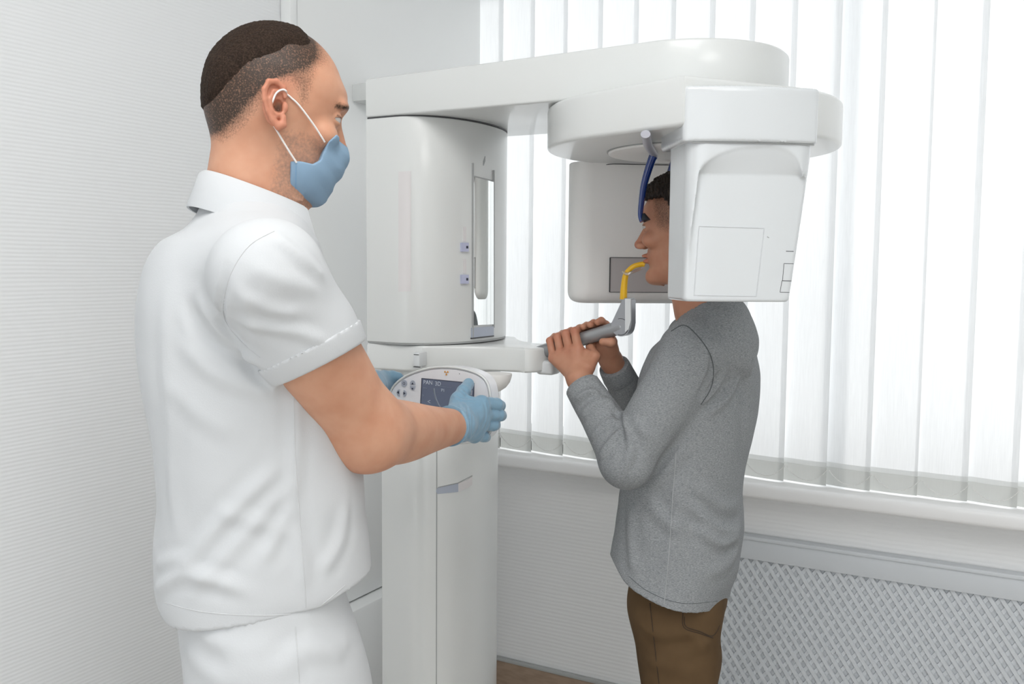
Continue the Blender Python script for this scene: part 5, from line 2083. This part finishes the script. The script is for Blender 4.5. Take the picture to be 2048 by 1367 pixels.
hl = [(300, 1205), (330, 1228), (400, 1240), (480, 1246), (560, 1245), (620, 1238), (680, 1195), (737, 1135)]
zh = curve([(a - 1024) / FPX * dd for (a, b), dd in zip(hl, (1.30, 1.26, 1.21, 1.17, 1.155, 1.16, 1.21, 1.32))], [P(a, b, dd).z for (a, b), dd in zip(hl, (1.30, 1.26, 1.21, 1.17, 1.155, 1.16, 1.21, 1.32))])
Vt, Qt = surfnet(f_polo, A3(W(-0.37, 1.33, 0)) - np.array([0.36, 0.36, -0.93]), A3(W(-0.37, 1.33, 1.60)) + np.array([0.36, 0.36, 0]), 0.0042)
foldsD = [
    # sleeve
    ([(500, 530), (565, 560), (640, 580)], 0.0018, 0.012),
    ([(545, 470), (600, 510), (650, 560)], 0.0030, 0.010),
    ([(470, 640), (530, 655), (600, 665), (655, 690)], 0.0028, 0.010),
    ([(480, 590), (540, 620), (600, 630)], 0.0022, 0.010),
    ([(470, 560), (500, 640), (530, 700)], 0.0018, 0.010),
    # arm pit radiating
    ([(395, 590), (430, 640), (480, 690), (530, 735)], 0.0055, 0.013),
    ([(372, 600), (410, 670), (480, 710), (525, 760)], -0.0040, 0.011),
    ([(360, 680), (420, 740), (500, 775), (560, 785)], 0.0032, 0.014),
    ([(330, 760), (400, 830), (480, 870)], 0.0018, 0.016),
    ([(455, 535), (442, 600), (455, 660), (520, 720)], -0.0032, 0.007),
    # sweeping folds at the waist
    ([(360, 1140), (430, 1060), (500, 990), (560, 930)], 0.0042, 0.014),
    ([(380, 1180), (460, 1100), (540, 1010), (590, 960)], 0.0030, 0.013),
    ([(310, 1180), (360, 1150), (430, 1160), (500, 1185)], 0.0042, 0.012),
    ([(312, 1130), (350, 1120), (400, 1130)], 0.003, 0.012),
    ([(590, 770), (592, 880), (588, 1000), (600, 1100)], 0.0022, 0.012),
    ([(570, 1050), (600, 1100), (610, 1180)], 0.0026, 0.012),
    ([(520, 1130), (560, 1060), (580, 1000)], 0.0025, 0.011),
    ([(430, 1020), (500, 1040), (560, 1060)], 0.0018, 0.012),
    ([(690, 1000), (680, 1080), (640, 1150)], 0.0026, 0.013),
    ([(335, 560), (330, 700), (340, 850), (345, 1000), (360, 1080)], 0.0020, 0.016),
]
Vt = apply_folds(Vt, Qt, [(p, a * 1.25, w_ * 0.78) for p, a, w_ in foldsD])
Vt = Vt + vnormals(Vt, Qt) * (wob(Vt, 28, 2) * 0.0011 + wob(Vt, 70, 6) * 0.0004)[:, None]
polo = obj_vf('polo_shirt', Vt, Qt, M['polo'], dt, sharp=1.2, label='white short-sleeved polo shirt')
M['seam_w'] = mat('white_thread', (0.60, 0.61, 0.62), 0.9)
for nm, pl_ in (('armhole_seam', [(548, 462), (500, 490), (465, 540), (448, 600), (450, 640), (480, 680), (520, 715)]),
                ('hem_stitch', [(330, 1205), (400, 1222), (480, 1229), (560, 1229), (625, 1220), (690, 1170)]),
                ('side_seam', [(588, 790), (590, 900), (598, 1020), (606, 1120), (612, 1215)])):
    pts = surface_lines(Vt, Qt, pl_, 0.001, 0.0)
    if len(pts) > 3:
        tube(nm, pts, 0.0007, M['seam_w'], polo, 6)


# sleeve hem band: shell slightly proud of the sleeve, only next to the cut
def f_band(x, y, z):
    s = chain(x, y, z, [A3(shD - adir * 0.01), A3(shD + adir * 0.09), A3(elD)], [0.066, 0.065, 0.060], 0.02)
    s = smin(s, seg(x, y, z, A3(shD + Vector((0, 0, 0.01)) + ft * 0.008), A3(shD + adir * 0.10 + ft * 0.0), 0.060, 0.060), 0.012) - 0.0024
    d = (x - m0.x) * sn.x + (y - m0.y) * sn.y + (z - m0.z) * sn.z
    return np.maximum(smax(s, d - 0.0008, 0.002), -0.026 - d)


lo, hi = bounds([m1, m2, m0 - sn * 0.02, shD + adir * 0.2], 0.12)
Vb, Qb = surfnet(f_band, lo, hi, 0.003)
obj_vf('sleeve_hem', Vb, Qb, M['polo'], polo, sharp=1.0)

# collar: folded band around the neck, open at the front
cc = nbd + Vector((0, 0, 0.012))
rows = []
nseg = 64
a0_, a1_ = math.radians(38), math.radians(322)
prof_c = [(-0.002, -0.030), (0.001, 0.008), (0.005, 0.0155), (0.0105, 0.012), (0.018, -0.008), (0.027, -0.031), (0.0272, -0.034), (0.024, -0.0345), (0.014, -0.012), (0.008, -0.004), (0.004, -0.030)]
V, Fc = [], []
for i in range(nseg + 1):
    a = a0_ + (a1_ - a0_) * i / nseg
    dirv = ft * math.cos(a) + lt * math.sin(a)
    fr_ = 0.5 + 0.5 * math.cos(a)          # 1 at front
    rb = 0.0605 + 0.014 * fr_
    drop = -0.042 * fr_ + 0.014 * (1 - fr_)
    wdn = 1.0 + 0.25 * fr_
    for (dr, dz2) in prof_c:
        V.append(cc + dirv * (rb + dr * 1.0) + Vector((0, 0, drop + dz2 * wdn)))
m_ = len(prof_c)
for i in range(nseg):
    for j in range(m_):
        Fc.append((i * m_ + j, i * m_ + (j + 1) % m_, (i + 1) * m_ + (j + 1) % m_, (i + 1) * m_ + j))
Fc.append(tuple(range(m_))[::-1]); Fc.append(tuple(nseg * m_ + j for j in range(m_)))
bm = bmesh.new()
vs = [bm.verts.new(v) for v in V]
for f in Fc:
    bm.faces.new([vs[i] for i in f])
obj_bm('collar', bm, M['polo'], polo, sharp=1.0)

# trousers of the doctor
hip = W(-0.365, 1.335, 0.93)
hD1, hD2 = hip - lt * 0.085 + Vector((0, 0, -0.03)), hip + lt * 0.085 + Vector((0, 0, -0.03))
kD1, kD2 = W(-0.325, 1.25, 0.50), W(-0.37, 1.43, 0.50)
aD1, aD2 = W(-0.345, 1.23, 0.09), W(-0.39, 1.44, 0.09)


rq = [rowp(1367, 355, 738, 1.31, 0.165, AT), rowp(1300, 348, 724, 1.31, 0.163, AT), rowp(1240, 342, 706, 1.31, 0.158, AT), rowp(1180, 340, 688, 1.31, 0.152, AT), rowp(1120, 345, 680, 1.31, 0.148, AT)]
rq = [[rq[0][0] - 0.14, rq[0][1] + 0.005, 1.31, 0.10, 0.15]] + rq
tQ = torso_fn(sorted(rq, key=lambda r: r[0]), ft, 1.31, 2.3)
zbot = rq[0][0]


def f_pantsD(x, y, z):
    f = smax(tQ(x, y, z), zbot - z, 0.05)
    for h_, k_, a_ in ((hD1, kD1, aD1), (hD2, kD2, aD2)):
        g = seg(x, y, z, A3(h_), A3(k_), 0.102, 0.080)
        g = smin(g, seg(x, y, z, A3(k_), A3(a_), 0.080, 0.070), 0.03)
        f = smin(f, g, 0.03)
    f = np.maximum(f, 0.05 - z)
    return np.maximum(f, z - 1.06)


Vq, Qq = surfnet(f_pantsD, A3(W(-0.36, 1.33, 0.03)) - np.array([0.32, 0.32, 0]), A3(W(-0.36, 1.33, 1.08)) + np.array([0.32, 0.32, 0]), 0.0055)
Vq = apply_folds(Vq, Qq, [([(400, 1270), (470, 1295), (560, 1290)], 0.004, 0.013), ([(440, 1320), (540, 1335), (620, 1320)], 0.004, 0.014),
                          ([(600, 1262), (650, 1290), (700, 1285)], 0.003, 0.012), ([(560, 1310), (620, 1300), (690, 1320)], 0.004, 0.012),
                          ([(370, 1300), (430, 1350), (500, 1360)], 0.003, 0.014)])
Vq = Vq + vnormals(Vq, Qq) * (wob(Vq, 30, 9) * 0.0014)[:, None]
tr2 = obj_vf('trousers', Vq, Qq, M['whitepants'], dt, sharp=1.2)
pts = surface_lines(Vq, Qq, [(590, 1252), (594, 1300), (598, 1364)], 0.001, 0.0)
if len(pts) > 3:
    tube('outseam', pts, 0.0008, M['seam_w'], tr2, 6)
shoe_mesh(aD1, ft, M['shoe'], dt, 0.29)
shoe_mesh(aD2, ft, M['shoe'], dt, 0.29)

# skin of the doctor
loc = tld(Vh[:, 0], Vh[:, 1], Vh[:, 2])
at = skin_attrs(loc, 1)
a_, b_, c_ = loc
ab = np.abs(b_)
# hair regions seen from the side
sdh = poly_sd(a_, c_, HAIR_ALL)
sdc = poly_sd(a_, c_, HAIR_CAP)
fade = 0.50 * sstep(0.006, -0.016, sdh) + 0.95 * sstep(0.030, 0.006, sdc) * (1 - 0.75 * sstep(0.015, 0.055, a_))
at['hairy'] = np.clip(fade, 0, 1) * ((ab < 0.0815) | (c_ > 0.05))
st = sstep(-0.02, -0.045, c_) * sstep(-0.005, 0.02, a_) * 0.45
at['stub'] = np.clip(st * (c_ > -0.125), 0, 0.5)
nA, nE = len(VA), len(VE)
at = {k: np.concatenate([v, np.zeros(nA + nE)]) for k, v in at.items()}
at['warm'][len(Vh):len(Vh) + nA] = 0.30 * np.exp(-((VA - A3(P(738, 925, 1.30))) ** 2).sum(1) / 0.035 ** 2)
Va, Qa = join_vq([(Vh, Qh), (VA, QA), (VE, QE)])
obj_vf('body', Va, Qa, M['skin1'], dt, attrs=at, label='skin of the doctor\'s head, neck and arms')
eyes(dt, twd, SD)


# cropped hair as a thin cap, sinking into the scalp at its edge
def f_hair1(x, y, z):
    a, b, c = tld(x, y, z)
    off = -0.004 + 0.0085 * sstep(0.002, -0.030, poly_sd(a, c, HAIR_CAP) + 0.003 * np.sin(a * 110 + b * 60))
    f = skd(a, b, c, 0.0) - off
    return smax(f, -0.03 - c, 0.01)


Vx, Qx = surfnet(f_hair1, do_ - Vector((0.13, 0.13, 0.09)), do_ + Vector((0.13, 0.13, 0.15)), 0.0022)
Vx = Vx + vnormals(Vx, Qx) * (np.maximum(0, wob(Vx, 900, 11)) * 0.0006)[:, None]
obj_vf('hair', Vx, Qx, M['hair1'], dt)

# face mask
mk = [px2loc(a, b, c) for a, b, c in [(583, 322, -0.066), (583, 392, -0.06), (592, 406, -0.055), (622, 415, -0.05), (645, 413, -0.03), (671, 394, -0.01), (691, 354, 0), (697, 320, 0), (691, 296, 0),
      (678, 286, -0.012), (662, 274, -0.028), (652, 285, -0.045), (647, 300, -0.05), (640, 320, -0.055), (626, 328, -0.06), (602, 322, -0.066)]]


def f_mask(x, y, z):
    a, b, c = tld(x, y, z)
    ab_ = np.abs(b)
    base = ell(a, b, c, (0.030, 0, -0.062), (0.078, 0.066, 0.066))
    base = smin(base, ell(a, b, c, (0.075, 0, -0.040), (0.042, 0.032, 0.030)), 0.03)
    base = smin(base, hfd(a, b, c) - 0.0030, 0.012)
    pleat = 0.0018 * np.abs(((c * 0.8 + (a - 0.07) * 0.45) * 85) % 2 - 1) * sstep(0.05, 0.085, a)
    base = base + pleat - 0.0022 * sstep(0.0, 1, 1 - np.abs((a - 0.026) / 0.010)) * 0
    return smax(base, poly_sd(a, c, mk), 0.002)


Vm, Qm = surfnet(f_mask, twd((0.06, 0, -0.06)) - Vector((0.10, 0.10, 0.09)), twd((0.06, 0, -0.06)) + Vector((0.10, 0.10, 0.10)), 0.0019)
msk = obj_vf('face_mask', Vm, Qm, M['mask'], dt, sharp=1.2, label='light blue pleated surgical mask')
for s in (-1, 1):
    ye = 0.079 * s
    L3 = []
    for (px_, py_, yl) in ((649, 284, 0.060), (632, 256, 0.068), (612, 228, 0.074), (596, 208, 0.077), (583, 196, 0.078), (574, 190, 0.076), (560, 184, 0.070), (546, 192, 0.069), (538, 215, 0.069), (541, 240, 0.069), (552, 258, 0.074), (566, 282, 0.074), (580, 305, 0.071), (593, 325, 0.067)):
        q_ = px2loc(px_, py_, -yl)
        L3.append(twd((q_[0], yl * s, q_[1])))
    pts = smooth_path(L3, 8)
    # keep the elastic on the skin
    q2 = []
    for p_ in pts:
        q = np.array([[p_.x, p_.y, p_.z]])
        for _ in range(6):
            f0 = fh_d(q[:, 0], q[:, 1], q[:, 2])[0]
            if f0 > 0.0010 or abs(f0) > 0.02:
                break
            q[0] += A3((ld * s)) * (0.0016 - f0)
        q2.append(Vector(q[0]))
    tube('ear_loop', q2, 0.0013, M['loop'], msk, 8)
# stitched edge of the mask
bvm = BVHTree.FromPolygons([Vector(v) for v in Vm], [tuple(q) for q in Qm.tolist()])
M['mask_edge'] = mat('mask_edge', (0.20, 0.35, 0.52), 0.8)
decal_line('mask_stitch', [(592, 331), (591, 392)], 0.0006, M['mask_edge'], msk, bv=bvm)
